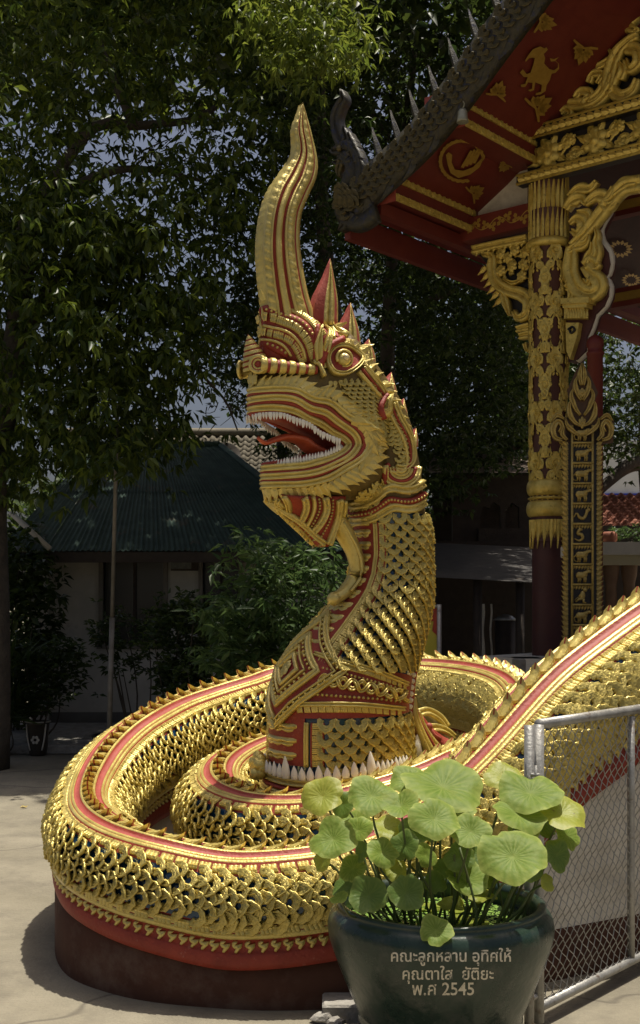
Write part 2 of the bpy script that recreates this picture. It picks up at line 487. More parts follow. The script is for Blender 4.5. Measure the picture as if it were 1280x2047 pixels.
# ------------------------------------------------------------------ the naga: frame of the upright part
C0 = W(685, 1555, 6.05)
PSI = math.radians(33)
Fv = np.array((-math.cos(PSI), -math.sin(PSI), 0)); Lv = np.array((math.sin(PSI), -math.cos(PSI), 0))
def hp(px, py, w=0.0):
    D = ray(px, py); t = (w + np.dot(C0 - CAMP, Lv)) / np.dot(D, Lv); return CAMP + D * t
def refl(P):
    P = np.asarray(P, dtype=float); w = (P - C0) @ Lv; return P - 2 * w[..., None] * Lv
def refln(N): N = np.asarray(N, dtype=float); return N - 2 * (N @ Lv)[..., None] * Lv

naga = thing('naga_statue', 'golden many-coiled serpent statue with tall crest horn, open toothed mouth and red ridged coils', 'statue', (C0[0], C0[1], 0))

# ---- coiled body: one spiral path from the stair rail down to the foot of the neck
path = [(2.6, 6.4, 2.12, 1.4), (2.0, 5.98, 1.86, 1.4), (1.50, 5.64, 1.60, 1.38), (1.2, 5.44, 1.425, 1.36), (.948, 5.28, 1.25, 1.3),
        (.61, 5.065, .93, 1.2), (.35, 4.94, .735, 1.1), (.08, 4.87, .625, 1.0), (-.2, 4.85, .588, 1.0), (-.39, 4.88, .583, 1.0)]
for px, py, d, f in ((330, 1675, 4.95, .98), (247, 1650, 5.08, .95), (205, 1628, 5.2, .92), (182, 1606, 5.38, .87), (175, 1583, 5.58, .86), (180, 1556, 5.8, .9),
        (194, 1526, 6.0, .98), (216, 1492, 6.2, 1.05), (247, 1460, 6.42, 1.12), (285, 1432, 6.62, 1.2), (341, 1402, 6.9, 1.25), (412, 1377, 7.15, 1.28),
        (482, 1356, 7.35, 1.28), (547, 1336, 7.55, 1.28), (700, 1318, 7.75, 1.28), (850, 1318, 7.65, 1.28), (950, 1326, 7.4, 1.25), (1020, 1344, 7.1, 1.2),
        (1052, 1372, 6.8, 1.15), (1052, 1415, 6.45, 1.1), (1008, 1450, 6.15, 1.08), (940, 1480, 5.87, 1.05), (880, 1505, 5.72, 1.03), (822, 1532, 5.62, 1.0),
        (720, 1565, 5.53, 1.0), (618, 1588, 5.52, 1.0), (524, 1588, 5.6, 1.0), (472, 1574, 5.72, 1.0), (444, 1557, 5.88, 1.0), (435, 1536, 6.05, 1.0),
        (446, 1513, 6.2, 1.0), (482, 1489, 6.4, 1.0), (532, 1470, 6.58, 1.0), (620, 1458, 6.75, 1.0), (700, 1452, 6.8, 1.0)):
    path.append((*W(px, py, d), f))
BP = spline(path, step=0.025)
for _ in range(6): BP[1:-1] = 0.25 * BP[:-2] + 0.5 * BP[1:-1] + 0.25 * BP[2:]
nb = len(BP)
BT = np.gradient(BP[:, :3], axis=0); BT /= np.linalg.norm(BT, axis=1)[:, None]
BS = np.stack([-BT[:, 1], BT[:, 0], 0 * BT[:, 0]], 1); BS /= np.linalg.norm(BS, axis=1)[:, None]
BLEN = np.concatenate([[0], np.cumsum(np.linalg.norm(np.diff(BP[:, :3], axis=0), axis=1))])
# half profile: lateral, height, material of the strip to the next point (0 gold 1 red 2 pink 3 blue)
HP = [(0, .006, 1), (.026, .000, 1), (.027, .010, 0), (.033, .012, 0), (.041, .006, 1), (.044, -.005, 2), (.058, -.009, 2), (.070, -.016, 1), (.072, -.008, 0),
      (.079, -.007, 0), (.086, -.013, 1), (.088, -.021, 0), (.090, -.013, 0), (.098, -.015, 0), (.105, -.022, 1), (.107, -.036, 1), (.140, -.058, 1), (.143, -.068, 3), (.160, -.092, 3),
      (.184, -.130, 3), (.200, -.180, 3), (.198, -.240, 1), (.194, -.248, 1), (.203, -.252, 0), (.204, -.272, 1), (.202, -.277, 0), (.206, -.280, 0), (.203, -.300, 1), (.184, -.306, 1),
      (.178, -.355, 1), (.183, -.360, 1), (.187, -.366, 1), (.188, -.400, 1), (.185, -.424, 1), (.166, -.428, 1)]
hpA = np.array([(a, b) for a, b, c in HP])
def body():
    mb = MB()
    lat = np.concatenate([-hpA[::-1, 0], hpA[1:, 0]]); hh = np.concatenate([hpA[::-1, 1], hpA[1:, 1]])
    ml = [c for a, b, c in HP]; mm = ml[:-1][::-1] + ml[:-1]
    f = BP[:, 3]
    G = BP[:, None, :3] + BS[:, None] * (f[:, None] * lat)[..., None] + np.array((0, 0, 1.0)) * (f[:, None] * hh)[..., None]
    mb.grid(G[::-1], m=mm)
    return mb.build('coiled_body', [GOLD, RED, REDP, BLUE], naga)
bodyo = body()
def plinth():
    mb = MB(); f = BP[:, 3]
    for s in (1, -1):
        top = BP[:, 2] - .427 * f; X = BP[:, :2] + s * BS[:, :2] * (.166 * f)[:, None]
        lim = .215 + .22 * np.clip((-.45 - BP[:, 0]) / .3, 0, 1) * np.clip((6.3 - BP[:, 1]) / .5, 0, 1) * (s * BS[:, 0] < .3)
        zs = [top, np.minimum(top, lim) - .004, np.minimum(top, lim), np.full(nb, -.02)]
        G = np.stack([np.column_stack([X, z]) for z in zs], 1)
        Xo = BP[:, :2] + s * BS[:, :2] * (.166 * f + .006)[:, None]
        G2 = np.stack([np.column_stack([X, np.minimum(top, lim)]), np.column_stack([Xo, np.minimum(top, lim) - .003]), np.column_stack([Xo, np.full(nb, -.02)])], 1)
        mb.grid(G[:, :2][::s], m=1); mb.grid(G2[::s], m=0)
    return mb.build('plinth', [BROWN, WHITEW], naga)
plo = plinth()

def bpos(s):
    i = np.interp(s, BLEN, np.arange(nb)); k = int(min(nb - 2, i)); t = i - k
    g = lambda A: A[k] * (1 - t) + A[k + 1] * t
    return g(BP), nz(g(BT)), nz(g(BS))
# profile length along the scaled flank
def flank(h0, side, P, T, S):
    """point + normal + down direction on the flank at profile height h0 (unit f)"""
    i0, i1 = 17, 22
    hs = -hpA[i0:i1, 1]; ls = hpA[i0:i1, 0]
    l = np.interp(-h0, hs, ls); e = .01
    dl = np.interp(-h0 + e, hs, ls) - np.interp(-h0 - e, hs, ls)
    down = nz(S * side * dl + np.array((0, 0, -2 * e)))
    N = nz(np.cross(T, down)); 
    if np.dot(N, S * side) < 0: N = -N
    return P[:3] + S * side * l * P[3] + np.array((0, 0, h0 * P[3])), N, down

scale_items, fin_items, tile_items, curl_items = [], [], [], []
s = 0.02; row = 0
while s < BLEN[-1] - .05:
    P, T, S = bpos(s); f = P[3]; q_ = f ** .30; pitch = .0395 * q_
    for side in (1, -1):
        for k in range(7):
            h0 = -.082 - (.0445 * k + (.0222 if row % 2 else 0)) * q_ / f
            if h0 < -.238: continue
            p, N, dn = flank(h0, side, P, T, S)
            q = p - N * .002
            M = frYZ(q, -T + dn * random.uniform(-.22, .22), N, (.080 * q_ if f < 1.15 else .073 * q_) * random.uniform(.88, 1.10))
            scale_items.append((SCALES[(row + k) % 3], M, bodyo))
    s += pitch; row += 1
s = 0.03
while s < BLEN[-1] - .08:
    P, T, S = bpos(s); f = P[3]; L = .088 * f ** .5
    up = nz(np.cross(np.cross(T, (0, 0, 1.0)), T))
    fin_items.append((FIN, fr(P[:3] + T * L * .5 + up * .004, S * 1, -T, up, (L * .9, L * .98, L * (.62 if f < 1.2 else .75))), bodyo))
    s += L
def row_of(step, mesh, l, h, out, tiltl, sx, sy, sz, items, jit=0.0, flip=False):
    s = 0.01
    while s < BLEN[-1] - .04:
        P, T, S = bpos(s); f = P[3]; L = step * (1 + jit * random.uniform(-1, 1))
        for side in (1, -1):
            N = nz(S * side * tiltl[0] + np.array((0, 0, tiltl[1]))); N = nz(N - T * np.dot(N, T)); X = nz(np.cross(-T, N)) 
            p = P[:3] + S * side * l * f + np.array((0, 0, h * f)) + N * out
            items.append((mesh, fr(p + T * L, X, -T, N, (sx * f * (1 if np.dot(X, (0, 0, 1)) < 0 else -1), L, sz * f)), bodyo))
        s += L
row_of(.058, TILE, .123, -.044, .001, (.42, .91), .046, 1, .034, tile_items, .25)
row_of(.075, TILE2, .2035, -.266, .0, (1, .03), .036, 1, .022, tile_items, .15)
s = .02
while s < BLEN[-1] - .04:
    P, T, S = bpos(s); f = P[3]
    for side in (1, -1):
        p = P[:3] + S * side * .180 * f + np.array((0, 0, -.352 * f))
        curl_items.append((CURL, fr(p, -T, nz(np.array((0, 0, 1.0)) - T * T[2]), S * side, (.056 * f, .050 * f, .036)), bodyo))
    s += .042 * f
# ------------------------------------------------------------------ neck and head cores
RINGS = [  # py, xl, xr, b
 (1600,545,826,.33),(1560,541,830,.335),(1500,540,820,.33),(1460,540,817,.33),(1400,543,816,.325),(1340,560,824,.31),(1310,578,832,.295),(1280,601,840,.28),(1255,625,846,.26),
 (1230,648,851,.24),(1205,670,855,.222),(1180,688,858,.208),(1150,702,859,.195),(1110,710,858,.185),(1060,709,856,.182),(1020,705,850,.184),(985,702,846,.188),(960,702,843,.192),
 (930,700,838,.197),(900,699,832,.2),(860,697,823,.203),(830,690,812,.2),(800,680,797,.192),(775,668,782,.182),(750,655,765,.17),(725,648,748,.15),(700,645,730,.125),(675,646,708,.09),(660,655,692,.05)]
RA = []
for py, xl, xr, b in RINGS:
    c = hp((xl + xr) / 2, py, 0); hw = (xr - xl) / 2 * c[1] / FPX
    a = math.sqrt(max(hw * hw - (b * .545) ** 2, .0004)) / .839
    RA.append((py, *c, a, b))
RA = np.array(RA)
_y = RA[:, 0][::-1]
def ring(py): return [np.interp(py, _y, RA[:, k][::-1]) for k in range(1, 6)]
def NP(th, py, out=0.0):
    """neck surface: th degrees from the belly line towards the viewer's side"""
    x, y, z, a, b = ring(py); t = math.radians(th)
    n = nz(Fv * math.cos(t) / a + Lv * math.sin(t) / b)
    x2, y2, z2, a2, b2 = ring(py - 8)
    p = np.array((x, y, z)) + Fv * a * math.cos(t) + Lv * b * math.sin(t)
    q = np.array((x2, y2, z2)) + Fv * a2 * math.cos(t) + Lv * b2 * math.sin(t)
    up = nz(q - p); n = nz(n - up * np.dot(n, up))
    return p + n * out, n, up
def neck_core():
    mb = MB(); seg = 44; a = np.arange(seg) / seg * 360
    ys = list(np.arange(1600, 660, -10)) + [660]
    G = np.array([[NP(t, y)[0] for t in a] for y in ys])
    foot = G[0].copy(); foot[:, 2] = 0.0
    G = np.concatenate([foot[None], G])
    return mb.grid(G, cv=True, m=0, cap=True)
def station_loft(st, ex=0.62, n=20):
    mb = MB(); G = []
    st = spline([(a, b, c, d) for a, b, c, d in st], n=len(st) * 2)
    a = np.arange(n) / n * 2 * math.pi
    for px, yt, yb, hw in st:
        M = hp(px, (yt + yb) / 2, .75 * hw); d = M[1]
        zt, zb = EYE - (yt - HOR) / FPX * d, EYE - (yb - HOR) / FPX * d
        c = M - Lv * .75 * hw; c[2] = (zt + zb) / 2
        ca, sa = np.sign(np.cos(a)) * np.abs(np.cos(a)) ** ex, np.sign(np.sin(a)) * np.abs(np.sin(a)) ** ex
        G.append(c + Lv * (hw * ca)[:, None] + np.array((0, 0, 1.0)) * ((zt - zb) / 2 * sa)[:, None])
    return mb.grid(np.array(G), cv=True, cap=True)
NECK = neck_core()
UPJAW = station_loft([(507,785,835,.012),(512,768,838,.035),(522,750,838,.06),(540,742,836,.09),(570,742,838,.115),(605,735,846,.145),(640,712,858,.17),(675,698,874,.195),(700,690,905,.205),(735,690,960,.205),(765,730,960,.17)])
LOJAW = station_loft([(533,925,980,.012),(538,924,983,.035),(548,923,985,.06),(570,921,987,.09),(605,911,989,.12),(640,902,991,.15),(672,895,992,.175),(700,880,994,.195),(735,850,996,.2),(760,800,990,.17)])
BROW = station_loft([(528,610,718,.015),(536,606,722,.04),(555,608,728,.07),(585,618,735,.105),(615,632,740,.135),(650,650,750,.155),(690,672,760,.155),(725,705,780,.12)])
CH = 0.115
def beard_core():
    mb = MB(); G = []
    top = spline([(545, 985), (580, 990), (620, 992), (655, 992), (692, 992)], 24)
    bot = spline([(551, 1003), (590, 1035), (622, 1064), (655, 1094), (688, 1040)], 24)
    for sgn in (1, -1):
        g = []
        for i in range(24):
            r = []
            for t in np.linspace(0, 1, 9):
                q = top[i] * (1 - t) + bot[i] * t; ws = min(1, i / 6 + .15)
                w = (CH * (1 - t) + .03 * t) * ws
                p = hp(q[0], q[1], w); r.append(p if sgn > 0 else refl(p))
            g.append(r)
        G.append(np.array(g))
    full = np.concatenate([G[0], G[1][:, ::-1]], 1)
    return mb.grid(full, cv=True, cap=True)
BEARD = beard_core()
cores = MB()
for m_ in (NECK, UPJAW, LOJAW, BROW, BEARD):
    V, F, M = m_.arr(); cores.add(V, F)
Vc, Fc, _ = cores.arr()
BVH = BVHTree.FromPolygons([Vector(v) for v in Vc], Fc)
_lastw = [0.1]; MISS = [False]
def hit(px, py):
    D = Vector(ray(px, py)).normalized()
    loc, n, i, d = BVH.ray_cast(Vector(CAMP), D, 9)
    MISS[0] = loc is None
    if loc is None:
        p = hp(px, py, _lastw[0]); return p, Lv
    p = np.array(loc); _lastw[0] = float((p - C0) @ Lv); n = np.array(n)
    if np.dot(n, D) > 0: n = -n
    return p, n
def z2(L): return [(460 + x / 2.909, 640 + y / 2.909) for x, y in L]
def z3(L): return [(500 + x / 3.048, 1000 + y / 3.048) for x, y in L]
def z4(L): return [(460 + x / 5.333, 560 + y / 5.333) for x, y in L]
def z5(L): return [(600 + x / 4.923, 500 + y / 4.923) for x, y in L]
def surf_path(pts, step=5.0, smooth=4, out=0.0, midstop=False, closed=False):
    Q = spline(pts, step=step, closed=closed); _lastw[0] = 0.1
    PN = []
    for x, y in Q:
        h_ = hit(x, y)
        if closed or not MISS[0]: PN.append(h_)
    P = np.array([p for p, n in PN]); N = np.array([n for p, n in PN])
    if midstop:
        w = (P - C0) @ Lv; k = w > 0.004; P, N = P[k], N[k]
    for _ in range(smooth):
        if closed:
            P = .25 * np.roll(P, 1, 0) + .5 * P + .25 * np.roll(P, -1, 0); N = .25 * np.roll(N, 1, 0) + .5 * N + .25 * np.roll(N, -1, 0)
        elif len(P) > 2:
            P[1:-1] = .25 * P[:-2] + .5 * P[1:-1] + .25 * P[2:]; N[1:-1] = .25 * N[:-2] + .5 * N[1:-1] + .25 * N[2:]
    N /= np.linalg.norm(N, axis=1)[:, None]
    return P + N * out, N
PX = 6.0 / FPX
BANDP = [(1, -.6), (1, .35), (.72, .95), (.35, .8), (.12, .6), (0, .35), (-.12, .6), (-.35, .8), (-.72, .95), (-1, .35), (-1, -.6)]   # two ridges
PLAIN = [(1, -.6), (.95, .4), (.55, .9), (0, 1), (-.55, .9), (-.95, .4), (-1, -.6)]
def mirrored(name, P, N, r, h, mats, parent, prof=PLAIN, closed=False, cap=True):
    """the same strip on the near and the far side"""
    for s in (0, 1):
        mb = MB(); Pm, Nm = (P, N) if s == 0 else (refl(P), refln(N))
        mb.tube(Pm, r, N=Nm, h=h, prof=prof, closed=closed, cap=cap)
        mb.build(name, mats, parent)
def round_front(name, pts, r, h, mats, parent, prof=PLAIN, out=0.0, step=5):
    """a strip that runs from the near side round the front to the far side"""
    P, N = surf_path(pts, step, 5, out, midstop=True)
    w = (P - C0) @ Lv
    if w[0] > w[-1]: P, N = P[::-1], N[::-1]
    Pf = np.vstack([refl(P[::-1]), P]); Nf = np.vstack([refln(N[::-1]), N])
    MB().tube(Pf, r, N=Nf, h=h, prof=prof).build(name, mats, parent)
    return P, N

neck = NECK.build('neck', [BLUE, GOLDD], naga)
for p_ in neck.data.polygons:
    if neck.data.vertices[p_.vertices[0]].co.z > hp(780, 1035)[2]: p_.material_index = 1
head = MB()
for m_ in (UPJAW, LOJAW, BROW): head.add(*m_.arr())
head = head.build('head', [GOLDD, MOUTH, RED], naga)
nU, nL_ = len(UPJAW.F), len(LOJAW.F)
for i, p_ in enumerate(head.data.polygons):
    n_ = np.array(p_.normal); zc_ = p_.center.z
    if i >= nU + nL_: p_.material_index = 2
    elif abs(n_ @ Lv) < .75 and ((i < nU and zc_ < hp(600, 815)[2] and abs(n_[2]) > .2) or (nU <= i and zc_ > hp(600, 945)[2] and abs(n_[2]) > .2)): p_.material_index = 1
beard = BEARD.build('beard', [RED], naga)
HEADRED = RED
flame_items, bead_items, tooth_items, plate_items, ntile_items = [], [], [], [], []
def add_both(lst, mesh, P, Y, N, s, parent):
    lst.append((mesh, frYZ(P, Y, N, s), parent))
    P2, Y2, N2 = refl(P), refln(np.asarray(Y)), refln(np.asarray(N))
    lst.append((mesh, frYZ(P2, Y2, N2, s), parent))
def beads_on(pts, step, r, parent, out=0.0):
    P, N = surf_path(pts, step, 2, out)
    for p, n in zip(P, N): add_both(bead_items, BEAD, p, (0, 0, 1), n, r, parent)

# skin over the cheek so that the jaw hinge reads as red and gold, not as bare mouth
# ---- lips: three red lines between three gold double ridges, round the muzzle and the corner of the mouth
G1 = z2([(96,410),(112,412),(250,402),(390,410),(480,460),(580,475),(635,520),(700,572),(770,610),(808,680),(806,740),(760,808),(660,868),(560,922),(420,952),(300,955),(213,957)])
G2 = z2([(100,466),(115,467),(250,450),(380,463),(460,512),(550,530),(610,577),(675,622),(725,660),(747,715),(737,752),(700,795),(600,847),(480,890),(300,908),(213,910)])
G3 = z2([(106,522),(122,522),(240,505),(370,522),(450,562),(530,595),(590,637),(660,675),(700,715),(692,748),(650,778),(560,817),(400,852),(300,860),(215,862)])
C1 = z2([(98,438),(112,438),(200,425),(300,428),(390,440),(470,490),(560,505),(610,545),(660,590),(730,625),(778,690),(776,745),(725,803),(640,838),(560,883),(420,922),(300,932),(213,935)])
C2 = z2([(104,495),(118,495),(240,475),(370,490),(450,535),(540,558),(600,605),(680,650),(722,690),(722,735),(690,775),(600,820),(540,850),(400,880),(300,886),(215,888)])
C3 = z2([(112,548),(128,546),(200,533),(300,533),(370,558),(460,590),(520,638),(580,665),(645,695),(672,720),(650,752),(560,790),(400,822),(300,832),(220,840)])
def lip(name, pts, r, h, mats, prof, out):
    P, N = surf_path(pts, 5, 6, out)
    w = (P - C0) @ Lv; k = w > 0.003; P, N = P[k], N[k]
    Pm, Nm = refl(P), refln(N)
    Pf = np.vstack([P, Pm[::-1]]); Nf = np.vstack([N, Nm[::-1]])
    MB().tube(Pf, r, N=Nf, h=h, prof=prof, closed=True).build(name, mats, head)
    return P, N
for nm, pts in (('gold_lip', G1), ('gold_lip', G2), ('gold_lip', G3)):
    lip(nm, pts, 7.4 * PX, .022, [GOLD], BANDP, 0.002)
for pts in (C1, C2, C3):
    lip('red_lip_line', pts, 4.7 * PX, .014, [RED], PLAIN, 0.004)

# ---- teeth
def toothmesh(bend=0.12):
    mb = MB(); G = []
    for t, r in ((0, .42), (.25, .5), (.6, .36), (.88, .14), (1, .02)):
        a = np.arange(7) / 7 * 2 * math.pi
        G.append(np.column_stack([r * np.cos(a), np.full(7, t), r * .8 * np.sin(a) + bend * t * t]))
    mb.grid(np.array(G)[:, ::-1], cv=True, cap=True); return mb.data('tooth', [TOOTH])
TOOTHM = toothmesh()
def tooth_row(pts, n, L0, L1, wd, up, inset):
    Q = spline(pts, step=3); P = np.array([hp(x, y, (np.interp(x, [538, 548, 570, 605, 640, 680], [.02, .045, .08, .112, .142, .172]) if up else np.interp(x, [505, 512, 540, 570, 605, 640, 675, 700], [.01, .04, .088, .112, .142, .167, .19, .2]))) for x, y in Q]); N = np.tile(nz(Lv + Fv * .3), (len(P), 1))
    idx = np.linspace(0, len(P) - 1, n)
    for k, i in enumerate(idx):
        i = int(round(i)); t = k / (n - 1); L = (L0 * (1 - t) + L1 * t) * random.uniform(.85, 1.2) * PX
        y = np.array((0, 0, 1.0 if up else -1.0)) + N[i] * .15 + Fv * random.uniform(-.06, .06)
        add_both(tooth_items, TOOTHM, P[i] - N[i] * inset, y, N[i], (wd * PX, L, wd * PX), head)
tooth_row(z2([(134,548),(200,536),(300,538),(370,562),(460,595),(520,640),(580,668),(635,690)]), 36, 15, 13, 6.4, False, -.004)
tooth_row(z2([(226,846),(300,840),(400,828),(480,812),(560,792),(635,758)]), 26, 12, 13, 6.6, True, -.004)
pf, nf = hit(*z2([(655, 768)])[0]); add_both(tooth_items, TOOTHM, pf + nf * .012, (Fv * .35 + np.array((0, 0, 1))), nf, (13 * PX, 40 * PX, 12 * PX), head)
# tongue
TP = np.array([hp(x, y, w) for (x, y), w in zip(z2([(640,790),(560,790),(500,762),(455,735),(415,700),(330,682),(262,695),(205,714),(160,682)]), (0,)*9)])
TP = spline(TP, 30)
MB().tube(TP, np.interp(np.arange(30), [0, 12, 22, 29], [.085, .07, .045, .008]), N=np.tile((0, 0, 1.0), (30, 1)), h=np.interp(np.arange(30), [0, 15, 29], [.03, .022, .008]), sides=10).build('tongue', [TONGUE], head)

# ---- flame fringe above and behind the lips
def fringe(pts, n, L, wd, ang, out=.004, parent=None, sgn=1):
    P, N = surf_path(pts, 4, 4, out); T = np.gradient(P, axis=0)
    for k, i in enumerate(np.linspace(0, len(P) - 1, n)):
        i = int(round(i)); t = nz(T[i]); b = nz(np.cross(N[i], t)) * sgn; a = math.radians(ang if np.isscalar(ang) else np.interp(k / (n - 1), [0, .5, 1], ang))
        l = L if np.isscalar(L) else np.interp(k / (n - 1), np.linspace(0, 1, len(L)), L)
        l *= random.uniform(.92, 1.1)
        add_both(flame_items, FLAME, P[i], t * math.cos(a) + b * math.sin(a) + N[i] * .18, N[i], (wd * PX * l / 28, l * PX, 17 * PX), parent or head)
fringe(z2([(105,392),(250,385),(390,390),(480,440),(590,452),(650,500),(710,548),(790,590),(835,665)]), 23, (24, 32, 34, 42, 48), 17, (62, 55, 30), sgn=1)
fringe(z2([(838,690),(830,755),(775,830),(670,890),(570,945),(430,970),(215,978)]), 20, (42, 46, 38, 32, 27), 17, (-150, -130, -112), sgn=-1)
fringe(z2([(700,590),(770,640),(800,690),(790,760)]), 6, 44, 18, (35, 20, 0), out=.012)

# ---- snout: ribbed barrels, nostrils, ribbed nose cone
def barrel(A, B, r0, r1, n):
    ax = nz(B - A); G, M = [], []
    for k in range(n):
        for t, dr, mt in ((0, .0, 0), (.12, .1, 0), (.55, .1, 0), (.68, .0, 1), (.74, -.08, 1), (.98, -.08, 0)):
            u = (k + t) / n; r = (r0 * (1 - u) + r1 * u) * (1 + dr); G.append((u, r, mt))
    X = nz(np.cross(ax, (0, 0, 1))); Y = np.cross(X, ax); a = np.arange(18) / 18 * 2 * math.pi
    rings = np.array([A + (B - A) * u + X * (r * np.cos(a))[:, None] + Y * (r * np.sin(a))[:, None] for u, r, m in G])
    mb = MB()
    for i in range(len(G) - 1): mb.grid(rings[i:i + 2], cv=True, m=G[i][2])
    mb.add(rings[0], [tuple(range(17, -1, -1))], 0); mb.add(rings[-1], [tuple(range(18))], 1)
    return mb
A_, B_ = hp(519, 729, .075), hp(634, 740, .15)
for s in (0, 1):
    a, b = (A_, B_) if s == 0 else (refl(A_), refl(B_))
    tb = barrel(a, b, 15.5 * PX, 9 * PX, 6).build('snout_barrel', [GOLD, RED], head)
    d = nz(Fv * .66 + Lv * (.75 if s == 0 else -.75)); mb = MB(); a = a + Fv * .010 + Lv * (.006 if s == 0 else -.006)
    for rr, th, m in ((15 * PX, 4 * PX, 0), (9 * PX, 2.8 * PX, 0), (12 * PX, 3 * PX, 1)):
        X = nz(np.cross(d, (0, 0, 1))); Y = np.cross(X, d); an = np.linspace(0, 2 * math.pi, 20, endpoint=False)
        mb.tube(a + d * .004 + X * (rr * np.cos(an))[:, None] + Y * (rr * np.sin(an))[:, None], th, 6, closed=True, m=m)
    mb.lathe([(0.001, .006), (5.8 * PX, .005), (6.2 * PX, 0)], a + d * .003, 14, 1, axis=d)
    mb.build('nostril', [GOLD, RED], head)
A_, B_ = hp(514, 738, 0), hp(496, 668, 0)
cone = MB(); nr = 7; rings = []; ms = []
for k in range(nr):
    for t, dr, m in ((0, 0, 0), (.1, .07, 0), (.6, .05, 0), (.7, 0, 1), (.97, -.03, 1)):
        u = (k + t) / nr; rings.append((u, (27 * PX) * (1 - u ** 1.5) ** .9 * (1 + dr))); ms.append(m)
rings.append((1, .002)); ax = B_ - A_; X = Fv; Y = nz(np.cross(nz(ax), X)); X = np.cross(Y, nz(ax)); a = np.arange(18) / 18 * 2 * math.pi
R3 = np.array([A_ + ax * u + X * (r * 1.0 * np.cos(a))[:, None] + Y * (r * .85 * np.sin(a))[:, None] for u, r in rings])
for i in range(len(rings) - 1): cone.grid(R3[i:i + 2], cv=True, m=ms[i])
cone.build('nose_cone', [GOLD, RED], head)
# upright leaves between the nostrils
for x, y, l in ((508, 768, 30), (500, 766, 26)):
    p = hp(x, y, .03 if x > 505 else .0); flame_items.append((FLAME, frYZ(p, (0, 0, 1), Fv * .8 + Lv * .3, (14 * PX, l * PX, 9 * PX)), head))

# ---- brow crown: three tiers of upright leaves with red bands and beads
def tier(pts, n, L, redw, redoff, beadstep, goldline=True):
    P, N = surf_path(pts, 4, 4, .006); T = np.gradient(P, axis=0)
    for i in np.linspace(0, len(P) - 1, n):
        i = int(round(i)); t = nz(T[i]); b = nz(np.cross(N[i], t)); b = b if b[2] > 0 or i > len(P) * .75 and np.dot(b, Fv) < 0 else -b
        add_both(flame_items, TILE, P[i] + b * L * PX * .5, t, N[i], (L * PX, 12.5 * PX, 11 * PX), head)
    return P, N
T1 = z4([(345,215),(430,255),(540,305),(690,365),(800,430),(860,485),(905,560)])
T2 = z4([(365,430),(450,450),(560,490),(660,530),(740,600),(800,700),(850,850)])
T3 = z4([(350,585),(430,610),(520,630),(600,670),(660,730),(715,840)])
for pts, n, L in ((T1, 12, 20), (T2, 13, 16), (T3, 10, 15)): tier(pts, n, L, 0, 0, 0)
for pts in (T1, T2, T3):                                   # the pointed front leaf of each tier
    p, n_ = hit(pts[0][0] + 3, pts[0][1]); flame_items.append((FLAME, frYZ(p, (Fv * .5 + np.array((0, 0, 1))), Lv, (12 * PX, 26 * PX, 10 * PX)), head))
def strip(name, pts, rpx, h, m, out=0.0, prof=PLAIN, parent=None, step=5, closed=False):
    P, N = surf_path(pts, step, 4, out, closed=closed); mirrored(name, P, N, rpx * PX, h, [m], parent or head, prof, closed=closed); return P, N
strip('red_band', z4([(365,300),(480,345),(620,395),(740,440),(820,510),(880,610),(900,720)]), 8, .012, RED)
strip('red_band', z4([(372,500),(460,530),(560,560),(640,610),(710,690),(760,830)]), 8, .012, RED)
strip('red_band', z4([(350,640),(430,690),(520,740),(620,800)]), 9, .012, RED)
strip('gold_line', z4([(368,488),(450,510),(560,535),(650,580),(730,660),(785,760),(800,850)]), 3.2, .016, GOLD, .003)
strip('gold_line', z4([(345,635),(440,645),(530,675),(600,730),(650,815)]), 3.0, .016, GOLD, .003)
beads_on(z4([(400,322),(500,358),(610,390),(715,425),(800,485),(870,575)]), 9.5, .0075, head, .012)
beads_on(z4([(415,685),(500,715),(590,775)]), 8.5, .0075, head, .012)

# ---- eye
ED = z2([(592,310),(560,255),(565,200),(615,155),(690,162),(745,205),(768,228),(735,275),(680,312),(635,318)])
P, N = surf_path(ED, 4, 5, 0.0, closed=True)
NE = nz(N.mean(0)); cen = P.mean(0)
for s in (0, 1):
    R_ = (lambda v: v) if s == 0 else refl
    Rn = (lambda v: v) if s == 0 else refln
    mb = MB(); V = np.vstack([[cen + NE * .022], P + NE * .016]); n = len(P)
    mb.add(R_(V), [(0, 1 + i, 1 + (i + 1) % n) for i in range(n)], 0)
    mb.build('eye_socket', [RED], head)
    MB().tube(R_(P + NE * .016), 4.2 * PX, N=Rn(np.tile(NE, (n, 1))), h=.022, prof=BANDP, closed=True).build('eye_rim', [GOLD], head)
    e = cen + NE * .018 + np.array((0, 0, .0)) - Fv * -.005
    eb = MB().ball((0, 0, 0), (15 * PX, 15 * PX, 12 * PX), 16, 8)
    V, F, M_ = eb.arr(); q = np.array(Vector(NE).to_track_quat('Z', 'Y').to_matrix()); V = V @ q.T + e
    eye = MB().add(R_(V), F, 0).build('eyeball', [GOLD], head)
    pu = MB().ball(e + NE * .026, (7 * PX,) * 3, 12, 6); V, F, M_ = pu.arr()
    MB().add(R_(V), F, 0).build('pupil', [EYEB], head)
    sp = [e + nz(np.cross(NE, (0, 0, 1))) * (17 * PX * math.cos(t)) + np.array((0, 0, 1)) * (16 * PX * math.sin(t)) + NE * .012 for t in np.linspace(-.5, 5.0, 18)]
    MB().tube(R_(np.array(sp)), np.linspace(3.4, 1.6, 18) * PX, 6).build('eye_curl', [GOLD], head)
for k, i in enumerate(range(0, n, 3)):                     # brow leaves round the socket
    d = nz(P[i] - cen)
    if d[2] > -.35: add_both(flame_items, TILE, P[i] + d * 10 * PX + NE * .014, np.cross(NE, d), NE, (13 * PX, 11 * PX, 8 * PX), head)
strip('brow_band', z5([(190,1160),(215,1050),(260,965),(330,915),(400,900)]), 7.5, .03, RED, .012)
